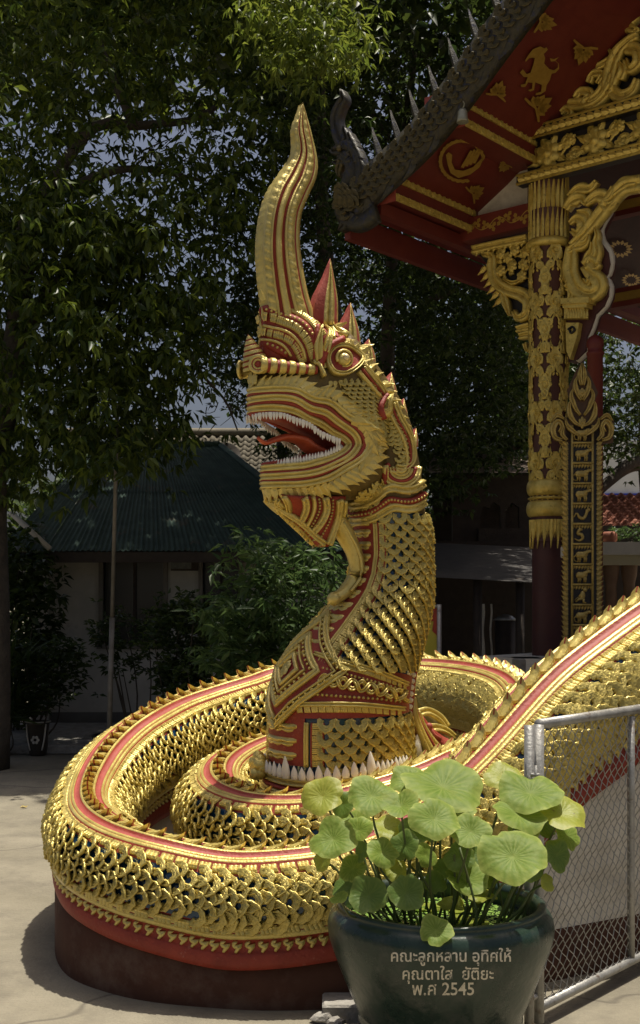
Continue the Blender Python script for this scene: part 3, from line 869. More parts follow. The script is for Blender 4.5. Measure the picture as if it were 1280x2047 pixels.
fl = hit(*z5([(575, 1010)])[0]); add_both(flame_items, FLAME, fl[0] + NE * .03, -Fv * .8 + np.array((0, 0, .55)), NE, (18 * PX, 34 * PX, 12 * PX), head)
strip('nose_curl', z5([(150,1140),(130,1120),(160,1105),(185,1140),(205,1200),(230,1255)]), 4.5, .024, GOLD, .02)
for x, y in z5([(300,1290),(345,1290),(400,1280),(445,1280)]):
    p, n_ = hit(x, y); add_both(flame_items, FLAME, p + n_ * .004, (0.1, 0, -1), n_, (9 * PX, 15 * PX, 8 * PX), head)

# ---- crest horn
HL = [(606,205),(597,225),(588,255),(591,285),(588,308),(568,340),(548,372),(536,410),(529,450),(526,500),(529,550),(534,600),(537,640)]
HR = [(606,205),(613,228),(624,268),(635,320),(633,355),(617,392),(603,430),(600,480),(606,535),(617,590),(628,625),(637,665)]
HL, HR = spline(HL, 110), spline(HR, 110)
FR = [(0, 0, 0), (.015, .35, 0), (.03, .95, 0), (.17, 1.0, 0), (.20, .9, 0), (.215, 1.02, 0), (.255, 1.02, 1), (.27, .88, 1), (.335, .88, 0), (.35, 1.05, 0), (.42, 1.12, 0), (.50, 1.05, 1), (.515, .9, 1), (.575, .9, 0),
      (.59, 1.05, 0), (.64, 1.08, 0), (.655, .95, 0), (.67, 1.06, 0), (.83, 1.0, 0), (.85, .8, 1), (.89, .72, 0), (.905, .8, 0), (.97, .55, 0), (1, 0, 0)]
mb = MB(); G = []
for i in range(110):
    row_ = []; tt = i / 109; th = .02 + .065 * min(1, tt * 2.2)
    for f, w, m in FR:
        q = HL[i] * (1 - f) + HR[i] * f
        ww = w * th * (.35 + .65 * math.sin(math.pi * min(.999, max(.001, f))) ** .5)
        if (.02 < f < .19 or .66 < f < .845) and i % 4 == 0: ww -= .006
        row_.append(hp(q[0] + (.8 if i % 4 == 0 and f == 0 else 0), q[1] + 2.0 * (f - .1) * (f < .2) * 5, ww))
    near = np.array(row_); far = refl(near)[::-1][1:-1]
    G.append(np.vstack([near, far]))
cm = [m for f, w, m in FR][:-1]
mb.grid(np.array(G), cv=True, m=cm + cm[::-1], cap=True)
mb.build('crest_horn', [GOLD, RED], head)

# ---- flame spikes of the mane, along the middle line behind the horn
def spike(base_l, base_r, tip, bulge, th=.05):
    (xl, yl), (xr, yr), (xt, yt) = base_l, base_r, tip
    L = spline([(xl, yl), (xl * .7 + xt * .3 - bulge, yl * .62 + yt * .38), (xl * .25 + xt * .75 - bulge * .2, yl * .25 + yt * .75), tip], 12)
    R = spline([(xr, yr), (xr * .7 + xt * .3 + bulge * .8, yr * .62 + yt * .38), (xr * .25 + xt * .75 + bulge * .5, yr * .25 + yt * .75), tip], 12)
    G = []
    FS = ((0, 0, 1), (.06, .6, 1), (.42, .8, 1), (.46, 1.1, 0), (.62, 1.0, 0), (.66, .8, 0), (.70, 1.25, 0), (.82, 1.25, 0), (.86, .8, 1), (.95, .6, 0), (1, 0, 0))
    for i in range(12):
        t = i / 11; r = []
        for f, w, m in FS:
            q = L[i] * (1 - f) + R[i] * f
            w_ = th * w * (1 - t) ** .6 * (1 + .12 * (i % 2)) + (.002 if 0 < f < 1 else 0)
            r.append(hp(q[0], q[1], w_))
        G.append(np.vstack([r, refl(np.array(r))[::-1][1:-1]]))
    c = [m for f, w, m in FS][:-1]
    MB().grid(np.array(G), cv=True, m=c + c[::-1], cap=True).build('mane_spike', [GOLD, REDP], head)
spike((622, 650), (676, 650), (661, 516), 5); spike((676, 690), (722, 700), (701, 604), 4); spike((722, 722), (752, 730), (738, 677), 3)
spike((760, 786), (794, 806), (783, 744), 4); spike((792, 834), (816, 852), (808, 796), 3); spike((816, 890), (836, 894), (832, 855), 2)
fringe([(660, 652), (690, 690), (722, 722), (752, 752), (776, 790), (796, 826), (812, 866)], 15, (34, 30, 24, 20), 16, (78, 70, 60), .004)
# gold leaf blades on the near and far temple, in front of the spikes
def blade(pts, wpx, out, m=GOLD):
    P, N = surf_path(pts, 5, 3, out); n = len(P)
    mirrored('temple_blade', P + Lv * .0, N, np.interp(np.arange(n), [0, n * .4, n - 1], [wpx * .8, wpx, 1]) * PX, .02, [m], head, BANDP)
blade(z5([(175,1090),(170,950),(185,800),(215,660),(260,560)]), 9, .02)
blade(z5([(235,1010),(260,880),(285,740),(320,640)]), 7, .028)
blade(z5([(440,880),(380,830),(330,740),(345,600)]), 9, .022)
blade(z5([(300,890),(290,830),(330,790)]), 8, .014)
strip('red_band', z5([(140,1090),(150,940),(165,760),(200,640)]), 5, .02, RED, .006)
strip('red_band', z5([(255,960),(275,830),(310,760),(370,880)]), 5, .012, RED, .004)

# ---- ridge bands behind the eye, down to the ear and the nape swirl
RB = z2([(775,275),(830,340),(900,425)]); RB2 = z2([(950,480),(985,560),(1030,650),(1055,740),(1050,830),(1000,862),(960,850)])
for pts in (RB, RB2):
    strip('nape_band', pts, 5.5, .024, GOLD, .004, BANDP); off = [(x - 6, y + 5) for x, y in pts]
    strip('nape_band', off, 3, .02, RED, .004); strip('nape_band', [(x - 12, y + 9) for x, y in pts], 4, .022, GOLD, .003)
# ear
P = []
for s in (0, 1):
    mb = MB(); e, n_ = hit(772, 812); n_ = nz(n_ * .6 + Lv)
    out = z2([(855,470),(905,440),(955,425),(948,470),(950,530),(930,570),(895,570),(870,530)])
    o3 = np.array([on_plane(x, y, e + n_ * .035, n_) for x, y in out]); i3 = np.array([on_plane(905 * 0 + (x * .62 + 771 * .38), y * .62 + 811 * .38, e + n_ * .05, n_) for x, y in out])
    b3 = np.array([on_plane(x * .8 + 771 * .2, y * .8 + 811 * .2, e - n_ * .01, n_) for x, y in out])
    cc = np.array([i3.mean(0) - n_ * .025]); k = len(out)
    f = (lambda v: v) if s == 0 else refl
    mb.grid(np.stack([f(b3), f(o3), f(i3), f(np.repeat(cc, k, 0))]), cv=True, m=0)
    ear = mb.build('ear', [GOLDR], head)
    for t0 in (0, .5):
        pp = np.array([on_plane(771 + (10 - 6 * t0) * math.cos(t) , 815 + (13 - 7 * t0) * math.sin(t) - 6, e + n_ * .05, n_) for t in np.linspace(-1.2 + t0, 3.4, 12)])
        MB().tube(f(pp), np.linspace(2.6, 1.2, 12) * PX, 5).build('ear_curl', [GOLD], ear)
    r3 = np.array([on_plane(x - 8, y + 5, e + n_ * .012, n_) for x, y in out[:1] + out[-2:] ])
strip('ear_back', z2([(905,440),(868,470),(855,520),(875,575)]), 6, .035, RED, .004)
# nape swirl and collar
for r, m, w in ((34, GOLD, 6), (26, RED, 4.5), (18, GOLD, 6), (9, GOLD, 5)):
    q = [(800 + r * math.cos(t), 938 + r * .95 * math.sin(t)) for t in np.linspace(math.pi * 1.08, -.15, 9)]
    strip('nape_swirl', q, w, .022, m, .004, BANDP if m is GOLD and r > 10 else PLAIN)
strip('red_band', z2([(925,840),(895,860),(890,910),(905,950)]), 5, .02, RED, .004)
CT = z2([(690,1080),(740,1078),(800,1062),(860,1030),(905,985),(950,975),(1010,990),(1070,980),(1112,950)])
CM = z2([(700,1140),(750,1132),(830,1118),(890,1075),(930,1040),(985,1055),(1060,1052),(1118,1015)])
CB = z2([(712,1180),(760,1170),(840,1152),(905,1110),(955,1085),(1020,1100),(1080,1090),(1124,1060)])
strip('collar_band', CT, 9, .026, GOLD, .006, BANDP); strip('collar_band', CM, 7.5, .02, RED, .006); strip('collar_band', CB, 9, .022, GOLD, .006, BANDP)
beads_on(CM, 6.2, .0068, neck, .026)
def notched(pts, L, wd, h, parent, out, sgn=1):
    P, N = surf_path(pts, 2, 4, out); T = np.gradient(P, axis=0); acc = 0
    stp = max(1, int(round(L / 2)))
    for i in range(0, len(P) - 1, stp):
        X = np.cross(T[i], N[i]); add_both(ntile_items, TILE, P[i], T[i], N[i], (wd * PX * sgn, L * 1.04 * PX, h), parent)
notched(CT, 14, 17, .018, neck, .016); notched(CB, 12, 17, .016, neck, .014, -1)

# ---- beard: curved gold and red stripes with beads
for pts, w, m, pr in ((z2([(260,1030),(300,1060),(320,1085)]), 5, GOLD, BANDP), (z2([(320,1020),(345,1060),(350,1105)]), 5.5, GOLD, BANDP), (z2([(430,1030),(445,1080),(425,1150),(405,1175)]), 7, GOLD, BANDP),
                      (z2([(480,1025),(490,1080),(470,1150),(445,1195)]), 4, GOLD, PLAIN), (z2([(550,1030),(560,1100),(525,1180),(485,1230)]), 7.5, GOLD, BANDP), (z2([(635,1040),(628,1130),(600,1220),(570,1305)]), 8, GOLD, BANDP),
                      (z2([(665,1045),(665,1090),(650,1140)]), 5, GOLD, PLAIN)):
    strip('beard_stripe', pts, w, .02, m, .003, pr, beard)
for q in (z2([(515,1040),(522,1090),(495,1160),(465,1210)]), z2([(595,1045),(590,1120),(565,1190),(530,1255)])): beads_on(q, 6.5, .0065, beard, .006)
fringe(z2([(565,1035),(570,1100),(535,1180),(495,1230)]), 9, 17, 9, (40, 40, 40), .012, beard, -1)
fringe(z2([(445,1045),(452,1090),(432,1150)]), 6, 15, 9, (40, 40, 40), .012, beard, -1)
strip('beard_edge', z2([(238,1040),(300,1090),(390,1150),(470,1225),(550,1300)]), 6, .02, GOLD, .004, BANDP, beard)
fringe(z2([(300,1085),(390,1142),(470,1215),(545,1290)]), 9, 15, 11, (95, 95, 95), .01, beard, -1)
# beard curl: thick whisker that ends in a knob on the breast
BCp = [hp(668,1030,.02), hp(686,1062,.02), hp(704,1095,.025), hp(713,1125,.03), hp(712,1150,.03), hp(700,1172,.03), hp(684,1188,.03), hp(668,1197,.03)]
BCp = spline(BCp, 26)
mb = MB(); mb.tube(BCp, np.interp(np.arange(26), [0, 8, 18, 25], [.055, .046, .036, .03]), 12)
mb.ball(BCp[-1], .036, 12, 7); mb.tube(BCp[2:22] + Lv * .045, .009, 6)
mb.build('beard_curl', [GOLD], beard)
# ------------------------------------------------------------------ neck dress: belly plates, borders, scales, belts, breast ornament
def npatch(th0, th1, y0, y1, out, nth=9, ny=4, bulge=0.0, scal=0.0):
    G = []
    for i, y in enumerate(np.linspace(y0, y1, ny)):
        r = []
        for j, t in enumerate(np.linspace(th0, th1, nth)):
            yy = y + scal * abs(math.sin(j / (nth - 1) * math.pi * 3)) * (i / (ny - 1))
            o = out + bulge * math.sin(math.pi * (i + .25) / (ny - .4)) if 0 < i < ny - 1 else out * .2
            r.append(NP(t, yy, o if 0 < j < nth - 1 else out * .3)[0])
        G.append(r)
    return np.array(G)
# red ground of the belly strip
G = npatch(-29, 29, 1040, 1520, .006, 11, 60); G = np.array([[NP(t, y, .006)[0] for t in np.linspace(-30, 30, 11)] for y in np.arange(1035, 1520, 8)])
MB().grid(G).build('belly_ground', [RED], neck)
y = 1060
while y < 1500:
    if not (1325 < y < 1430):
        MB().grid(npatch(-23, 23, y, y + 9, .014, 13, 4, .006, 5), m=0).build('belly_plate', [GOLD], neck)
        MB().grid(npatch(-20, 20, y + 9, y + 15, .010, 13, 4, .004, 4), m=0).build('belly_plate', [GOLD], neck)
    y += 24 if y < 1300 else 27
def nline(th, y0, y1, w, h, m, out, prof=PLAIN, name='breast_border', both=True, parent=None):
    ys = np.arange(y0, y1, 6 if y1 > y0 else -6); A = [NP(th, q, out) for q in ys]
    P = np.array([a[0] for a in A]); N = np.array([a[1] for a in A])
    mirrored(name, P, N, w, h, [m], parent or neck, prof)
for y0, y1 in ((1048, 1322), (1432, 1522)):
    nline(31.5, y0, y1, .013, .014, GOLD, .004, BANDP); nline(36, y0, y1, .006, .012, RED, .003)
    y = y0
    while y < y1 - 8:
        p, n_, up = NP(41, y + 12, .008); pw = ring(y)[4]
        dl = float(np.linalg.norm(NP(41, y + 12)[0] - NP(41, y + .2)[0])); add_both(ntile_items, TILE, p, up, n_, (.04 + .07 * pw, dl * 1.02, .016), neck); y += 11.8
    nline(45.5, y0, y1, .006, .012, RED, .002)
# neck scales in level rows; the belt has its own window below
y = 1022; r_ = 0
while y < 1518:
    if y < 1318 or y > 1415:
        x_, y_, z_, a_, b_ = ring(y); n = 0
        wd = .066 if y < 1150 else .073
        circ = math.pi * (3 * (a_ + b_) - math.sqrt((3 * a_ + b_) * (a_ + 3 * b_))); dth = 360 * wd / circ
        th = 48 + (dth / 2 if r_ % 2 else 0)
        while th < 180:
            yy = y + (8 * math.sin(math.radians(th)) if y < 1318 else 0)
            p, n_, up = NP(th, yy - 6, .001)
            side = np.cross(up, n_)
            M = frYZ(p, -up + n_ * .42 + side * random.uniform(-.08, .08), n_, wd * random.uniform(1.0, 1.1)); scale_items.append((SCALES[r_ % 3], M, neck))
            if th < 120: scale_items.append((SCALES[r_ % 3], frYZ(refl(p), refln(-up + n_ * .30), refln(n_), wd * 1.05), neck))
            th += dth
    dd = float(np.linalg.norm(NP(75, y + 6)[0] - NP(75, y - 6)[0])) / 12; y += (.032 if y < 1150 else .034) / dd; r_ += 1
# head scales behind the fringe
hl = [(752, 680), (765, 684), (790, 698), (810, 715), (835, 738), (860, 765), (885, 788), (905, 795), (925, 790), (945, 768), (965, 740), (985, 712), (1005, 715), (1020, 735)]
hr_ = [(752, 742), (770, 758), (800, 782), (830, 795), (860, 808), (900, 818), (930, 800), (960, 790), (985, 760), (1020, 745)]
y = 756; r_ = 0
while y < 1012:
    x0 = np.interp(y, [a for a, b in hl], [b for a, b in hl]); x1 = np.interp(y, [a for a, b in hr_], [b for a, b in hr_])
    x = x0 + (6 if r_ % 2 else 0)
    while x < x1:
        p, n_ = hit(x, y); s_ = .040
        for P_, Y_, N_ in ((p, (-Fv * .45 + np.array((0, 0, -1)) + n_ * .35), n_), (refl(p), refln(-Fv * .45 + np.array((0, 0, -1)) + n_ * .35), refln(n_))):
            scale_items.append((SCALES[r_ % 3], frYZ(P_ + N_ * .002, Y_, N_, s_), head))
        x += 12.5
    y += 8.5; r_ += 1
# belt: red ground, beads, plait, notched gold borders
def belt_ground():
    for s in (0, 1):
        G = []
        for t in np.linspace(30, 182, 24):
            k = (t - 30) / 150
            ya, yb = 1308 + 55 * k ** .8, 1424 - 4 * k
            G.append([NP(t, q, .008)[0] for q in np.linspace(ya, yb, 8)])
        G = np.array(G); MB().grid(G if s else refl(G)).build('belt_ground', [RED], neck)
belt_ground()
BT1 = z3([(400,945),(480,968),(560,990),(660,1015),(750,1040),(850,1075),(945,1118)])
strip('belt_band', BT1, 5, .02, GOLD, .008, BANDP, neck); notched([(x, y + 6) for x, y in BT1], 13, 15, .015, neck, .010)
BB = z3([(290,1248),(450,1246),(600,1246),(760,1252),(925,1270)])
strip('belt_band', BB, 5, .02, GOLD, .008, BANDP, neck); notched([(x, y + 8) for x, y in BB], 14, 15, .015, neck, .010)
beads_on(z3([(450,1030),(600,1066),(780,1115),(940,1160)]), 8, .008, neck, .012); beads_on(z3([(390,1185),(600,1200),(760,1210),(900,1225)]), 9, .008, neck, .012)
Pb, Nb = surf_path(z3([(430,1095),(560,1115),(700,1140),(830,1170),(945,1195)]), 2.0, 4, .012)
ph = np.arange(len(Pb)) * 2.0 / 36 * 2 * math.pi; B_ = np.cross(np.gradient(Pb, axis=0), Nb); B_ /= np.linalg.norm(B_, axis=1)[:, None]
for o in (0, math.pi):
    Q = Pb + B_ * (9 * PX * np.sin(ph + o))[:, None] + Nb * (.007 * np.cos(ph * 2 + o))[:, None]
    mirrored('belt_plait', Q, Nb, 4.2 * PX, .014, [GOLD], neck, BANDP)
# breast diamond, laid over the belly strip
def dia(k, y_c=1337, hy=108, ht=56):
    return [(ht * k, y_c), (0, y_c - hy * k), (-ht * k, y_c), (0, y_c + hy * k)]
mb = MB(); 
def dpoint(th, y, o): return NP(th, y, o)
G = []
for r in np.linspace(0, 1.0, 9):
    ring_ = []
    for c in range(4):
        a, b = dia(r)[c], dia(r)[(c + 1) % 4]
        for t in np.linspace(0, 1, 7, endpoint=False): ring_.append(NP(a[0] * (1 - t) + b[0] * t, a[1] * (1 - t) + b[1] * t, .016 if r < .99 else .0)[0])
    G.append(ring_)
brst = MB().grid(np.array(G), cv=True).build('breast_diamond', [RED], neck)
for k, w, m, pr in ((.99, .016, GOLD, BANDP), (.86, .007, GOLD, PLAIN), (.60, .018, GOLD, BANDP), (.40, .006, GOLD, PLAIN), (.26, .012, GOLD, PLAIN)):
    A = []
    for c in range(4):
        a, b = dia(k)[c], dia(k)[(c + 1) % 4]
        for t in np.linspace(0.0, 1, 9, endpoint=False): A.append(NP(a[0] * (1 - t) + b[0] * t, a[1] * (1 - t) + b[1] * t, .018))
    MB().tube(np.array([a[0] for a in A]), w, N=np.array([a[1] for a in A]), h=.016, prof=pr, closed=True).build('diamond_frame', [GOLD], brst)
for k in (.92, .5):
    for c in range(4):
        a, b = dia(k)[c], dia(k)[(c + 1) % 4]
        for t in np.linspace(0.05, 1, 11 if k > .6 else 7, endpoint=False):
            p, n_, u = NP(a[0] * (1 - t) + b[0] * t, a[1] * (1 - t) + b[1] * t, .028); bead_items.append((BEAD, frYZ(p, u, n_, .008), brst))
p, n_, u = NP(0, 1337, .02); put('diamond_rosette', rosette('rosette', [GOLD]), brst, frYZ(p, u, n_, (.03, .05, .05)))
# ---- the lower creature whose toothed mouth the neck rises from
def mouthring():
    th = np.linspace(-150, 150, 61)
    def rim(t, y, out): 
        p, n_, u = NP(t, min(y, 1598), out); return p
    for y, w, h, m, o, pr in ((1543, .020, .030, GOLD, .012, BANDP), (1556, .013, .034, RED, .012, PLAIN), (1566, .018, .045, GOLD, .012, BANDP), (1580, .02, .04, RED, .01, PLAIN)):
        A = [NP(t, y - 10 * (abs(t) / 150) ** 2 * 2.2 + 4 * math.sin(t / 21), o) for t in th]
        MB().tube(np.array([a[0] for a in A]), w, N=np.array([a[1] for a in A]), h=h, prof=pr).build('gum_band', [m], jaw)
jaw = MB().grid(np.array([[NP(t, y, .01)[0] for t in np.linspace(-150, 150, 40)] for y in np.linspace(1535, 1598, 6)])).build('lower_mouth', [RED], naga)
mouthring()
t = -60
k = 0
while t < 118:
    y = 1536 - 10 * (abs(t) / 150) ** 2 * 2.2 + 4 * math.sin(t / 21)
    p, n_, up = NP(t, y, .034); big = k in (12, 22)
    L = (44 if big else random.uniform(24, 29) * (1 if t < 75 else .8)) * PX; w = (21 if big else 17 * (1 if t < 75 else .75)) * PX
    tooth_items.append((TOOTHM, frYZ(p, up, n_, (w, L, w * .75)), jaw)); t += (6.3 if t < 75 else 4.2) * (1.25 if big else 1); k += 1
# back edge of that mouth: red and gold strips with small teeth up the nape side, and one large fang
EDGE = [(826,1512),(818,1480),(812,1440),(814,1400),(818,1360),(826,1320),(836,1280),(846,1240),(856,1212)]
E = spline([hp(x + 6, y, .07) for x, y in EDGE], 50); EN = np.tile(nz(-Fv * .6 + Lv * .8), (50, 1))
uj = MB(); uj.tube(E, np.linspace(.04, .015, 50), N=EN, h=.02, prof=PLAIN); uj = uj.build('upper_mouth', [RED], naga)
for i in range(2, 48, 2):
    tooth_items.append((TOOTHM, frYZ(E[i] + Lv * .025 - np.array((0.004, 0, 0)), np.array((-.75, -.2, .3 + .2 * random.random())), Lv, (.030, .05 - .0005 * i, .024)), uj))
p = hp(832, 1512, .09); tooth_items.append((TOOTHM, frYZ(p, (0.02, 0, 1), Lv, (.075, .115, .06)), uj))
def swoosh(pts, w0, w1, m, wl, prof=BANDP):
    P = spline([hp(x, y, w) for (x, y), w in zip(pts, wl)], 24); N = np.tile(nz(Lv * .8 - Fv * .3 + np.array((0, 0, .3))), (24, 1))
    MB().tube(P, np.linspace(w0, w1, 24), N=N, h=.025, prof=prof).build('jaw_sweep', [m], uj)
z3b = lambda L: [(500 + x / 3.048, 1000 + y / 3.048) for x, y in L]
swoosh(z3b([(985,1200),(1000,1320),(1040,1430),(1090,1530)]), .015, .03, GOLD, (.05, .07, .08, .09)); swoosh(z3b([(1010,1290),(1050,1390),(1100,1470),(1150,1530)]), .012, .03, GOLD, (.02, .03, .04, .05))
swoosh(z3b([(995,1260),(1025,1360),(1075,1450),(1125,1535)]), .008, .014, RED, (.04, .06, .07, .08), PLAIN); swoosh(z3b([(1030,1330),(1090,1410),(1160,1470),(1210,1500)]), .02, .045, RED, (-.03, -.03, -.02, 0), PLAIN)
swoosh(z3b([(1020,1300),(1080,1290),(1150,1330),(1195,1390)]), .025, .03, GOLD, (-.08, -.09, -.08, -.07)); swoosh(z3b([(1060,1400),(1130,1390),(1190,1410),(1240,1450)]), .03, .02, GOLD, (-.05, -.05, -.05, -.05))
MB().ball(hp(858, 1452, .0), .02, 8, 5).tube([hp(858, 1455, 0), hp(868, 1470, 0), hp(880, 1478, 0)], .012, 6).build('jaw_knob', [REDP], uj)
# clawed foot of the creature on the coil, left of the neck
mb = MB(); 
for k in range(16):
    q = W(518 + 14 * math.cos(k * 2.4) * (k / 16), 1532 + 20 * math.sin(k * 2.4) * (k / 16), 5.95 - .02 * (k % 3)); mb.ball(q, (.034, .04, .034), 7, 4)
mb.build('claw_foot', [GOLDR], naga)

pieces('scale', scale_items, 300); pieces('fin', fin_items, 200); pieces('border_tile', tile_items + ntile_items, 300); pieces('curl', curl_items, 150)
pieces('flame_leaf', flame_items, 220); pieces('bead', bead_items, 150); pieces('tooth', tooth_items, 220)
# ------------------------------------------------------------------ lotus pot with its lettering
POTM = mat('pot_glaze', (0.010, 0.026, 0.017), (0.024, 0.045, 0.031), 0.3, 0, 6, 0.12, 30, spots=((0.085, 0.085, 0.07), 7, 0.50, 0.80), rrange=0.12)
LETTER = mat('letter_paint', (0.66, 0.59, 0.44), (0.74, 0.68, 0.54), 0.7, 0, 30, spots=((0.08, 0.09, 0.08), 70, 0.54, 0.64))
WATER = mat('pond_water', (0.02, 0.03, 0.012), (0.03, 0.045, 0.015), 0.08, 0, 5)
WEED = mat('duckweed', (0.10, 0.20, 0.022), (0.20, 0.32, 0.045), 0.55, 0, 60, 0.4, 150)
PC = W(880, 1800, 4.28); PCX, PCY = PC[0], PC[1]
potp = [(0.0, .012), (.25, .012), (.262, .0), (.275, .02), (.275, .058), (.262, .064), (.258, .075), (.262, .088), (.28, .092), (.292, .112), (.294, .122), (.289, .128), (.30, .16), (.318, .20), (.345, .265), (.368, .325), (.387, .375), (.398, .415), (.401, .445), (.397, .475),
        (.386, .497), (.372, .508), (.366, .514), (.372, .522), (.372, .528), (.36, .533), (.345, .528), (.338, .51), (.342, .48), (.345, .45)]
def potr(z): a = np.array(potp[13:21]); return np.interp(z, a[:, 1], a[:, 0])
pot = thing('lotus_pot', 'large dark green glazed pot painted with cream Thai lettering', 'pot', (PCX, PCY, 0))
pb = MB().lathe(spline(potp, step=.012), (PCX, PCY, 0), 72).build('pot_body', [POTM], pot)
mb = MB().lathe([(.0005, .455), (.345, .455)], (PCX, PCY, 0), 40); mb.build('water_surface', [WATER], pot)
mb = MB()
for i in range(1500):
    a, r = random.uniform(0, 6.283), .335 * math.sqrt(random.random())
    if math.sin(a * 2 + 1) * .15 + r > .40: continue
    x, y, s = PCX + r * math.cos(a), PCY + r * math.sin(a), random.uniform(.004, .011); q = random.uniform(0, 6)
    V = [(x + s * math.cos(q + k * 1.05), y + s * math.sin(q + k * 1.05), .457 + .0035 * random.random()) for k in range(6)]
    mb.add(V, [(0, 1, 2, 3, 4, 5)])
wd = mb.build('duckweed', [WEED], pot); wd['kind'] = 'stuff'
def lettering(txt, pxc, py, wpx, name='lettering'):
    cu = bpy.data.curves.new('txt', 'FONT'); cu.body = txt; cu.size = 1; cu.resolution_u = 3; cu.offset = 0.012
    ob = bpy.data.objects.new('txt', cu); COL.objects.link(ob)
    me = bpy.data.meshes.new_from_object(ob.evaluated_get(bpy.context.evaluated_depsgraph_get()))
    bpy.data.objects.remove(ob); bpy.data.curves.remove(cu)
    bm = bmesh.new(); bm.from_mesh(me)
    bmesh.ops.triangulate(bm, faces=bm.faces[:])
    for _ in range(2):
        L = [e for e in bm.edges if e.calc_length() > .12]
        if L: bmesh.ops.subdivide_edges(bm, edges=L, cuts=1); bmesh.ops.triangulate(bm, faces=bm.faces[:])
    V = np.array([v.co for v in bm.verts]); F = [tuple(v.index for v in f.verts) for f in bm.faces]; bm.free()
    x0, x1 = V[:, 0].min(), V[:, 0].max(); sc = wpx / (x1 - x0)
    out = []
    for x, y, z in V:
        qx, qy = pxc + (x - (x0 + x1) / 2) * sc, py - y * sc * 1.08
        d = PCY - .33
        for _ in range(5):                                     # meet the curved flank of the pot
            p = W(qx, qy, d); r = potr(p[2]) + .0015; dx = p[0] - PCX
            d = PCY - math.sqrt(max(.0004, r * r - dx * dx))
        out.append(W(qx, qy, d))
    mesh_data(name, out, F, [LETTER], None, False)
    o = put(name, bpy.data.meshes[name] if name in bpy.data.meshes and bpy.data.meshes[name].users == 0 else mesh_data(name, out, F, [LETTER], None, False), pot)
    return o
lettering('คณะลูกหลาน อุทิศให้', 902, 1922, 240); lettering('คุณตาใส  ยัติยะ', 896, 1958, 182); lettering('พ.ศ 2545', 886, 1989, 124)

# ---- lotus plants
LOT = mat('lotus_leaf', (0.12, 0.20, 0.024), (0.42, 0.47, 0.13), 0.55, 0, 9, 0.25, 40, spec=0.22, trans=0.36, attr=True, spots=((0.24, 0.28, 0.045), 9, 0.56, 0.75))
LOTY = mat('lotus_leaf_yellowing', (0.27, 0.32, 0.035), (0.50, 0.48, 0.10), 0.5, 0, 9, 0.25, 40, trans=0.42, attr=True, spots=((0.14, 0.09, 0.03), 30, 0.62, 0.7))
LOTD = mat('lotus_leaf_dark', (0.085, 0.16, 0.025), (0.24, 0.30, 0.07), 0.5, 0, 9, 0.25, 40, trans=0.4, attr=True)
STALK = mat('lotus_stalk', (0.06, 0.10, 0.025), (0.10, 0.11, 0.04), 0.55, 0, 20)
lotus = thing('lotus_plant', 'clump of broad round green lotus leaves rising from the dark glazed pot', 'lotus', (PCX, PCY, .455))
def lotusleaf(cx, cy, rx, ry, d, m, nrm, fold=0.0, seed=0, droop=.25):
    r = np.random.default_rng(seed)
    c = W(cx, cy, d); N = nz(nrm); R = rx / FPX * d
    X = nz(np.cross((0, 1, 0.15), N)); X = X if X[0] > 0 else -X; Y = nz(np.cross(N, X))
    nA, nR = 60, 7; ph = r.uniform(0, 6.28, 4); G = []
    for i in range(nR):
        t = (i + .0) / (nR - 1); row_ = []
        for j in range(nA):
            a = j / nA * 2 * math.pi
            edge = 1 + .05 * math.sin(3 * a + ph[0]) + .04 * math.sin(5 * a + ph[1]) + .02 * math.sin(11 * a + ph[2])
            notch = .16 * math.exp(-((((a - ph[3] + math.pi) % (2 * math.pi)) - math.pi) / .16) ** 2)
            rr = R * t * (edge - notch * t)
            z = R * (.30 * t ** 1.3 - droop * t ** 3.5) + R * .11 * t ** 2.5 * math.sin(2 * a + ph[1]) + R * .06 * t ** 3 * math.sin(3 * a + ph[0]) + R * .06 * t ** 4 * math.sin(5 * a + ph[2])
            z -= R * .022 * (j % 3 == 0) * min(1, t * 2) * (1 - t * .6)           # radial veins
            x, y = rr * math.cos(a), rr * math.sin(a)
            if fold: z += fold * abs(x) * t
            row_.append(c + X * x + Y * y + N * z)
        G.append(row_)
    mb = MB().grid(np.array(G), m=0)
    V, F, M_ = mb.arr(); F2 = []
    F = [(i * nA + j, (i + 1) * nA + j, (i + 1) * nA + (j + 1) % nA, i * nA + (j + 1) % nA) for i in range(nR - 1) for j in range(nA)]
    mb = MB().add(V, F)
    lf = mb.build('leaf', [m, LOTY], lotus)
    at = lf.data.attributes.new('tint', 'FLOAT', 'POINT')
    tv = [min(1, .17 * (i == 0 or j % 3 == 0) * (1.4 - i / 6) + r.uniform(0, .22) + .5 * (i == 6) * r.random() + .18 * (i / 6) ** 3) for i in range(nR) for j in range(nA)]; at.data.foreach_set('value', tv)
    base = np.array((PCX + (c[0] - PCX) * .55 + r.uniform(-.03, .03), PCY + (d - PCY) * .5 + r.uniform(-.06, .06), .45))
    dv = base[:2] - np.array((PCX, PCY)); q = np.linalg.norm(dv)
    if q > .29: base[:2] = np.array((PCX, PCY)) + dv / q * .29
    if c[2] > .5:
        S = spline([c - N * .003, c - N * .05 + (base - c) * .12, base + (c - base) * .45 + np.array((r.uniform(-.02, .02), 0, 0)), base], 14)
        MB().tube(S, np.linspace(.0038, .0055, 14), 6).build('stalk', [STALK], lotus)
z6 = lambda x, y: (580 + x / 1.829, 1480 + y / 1.829)
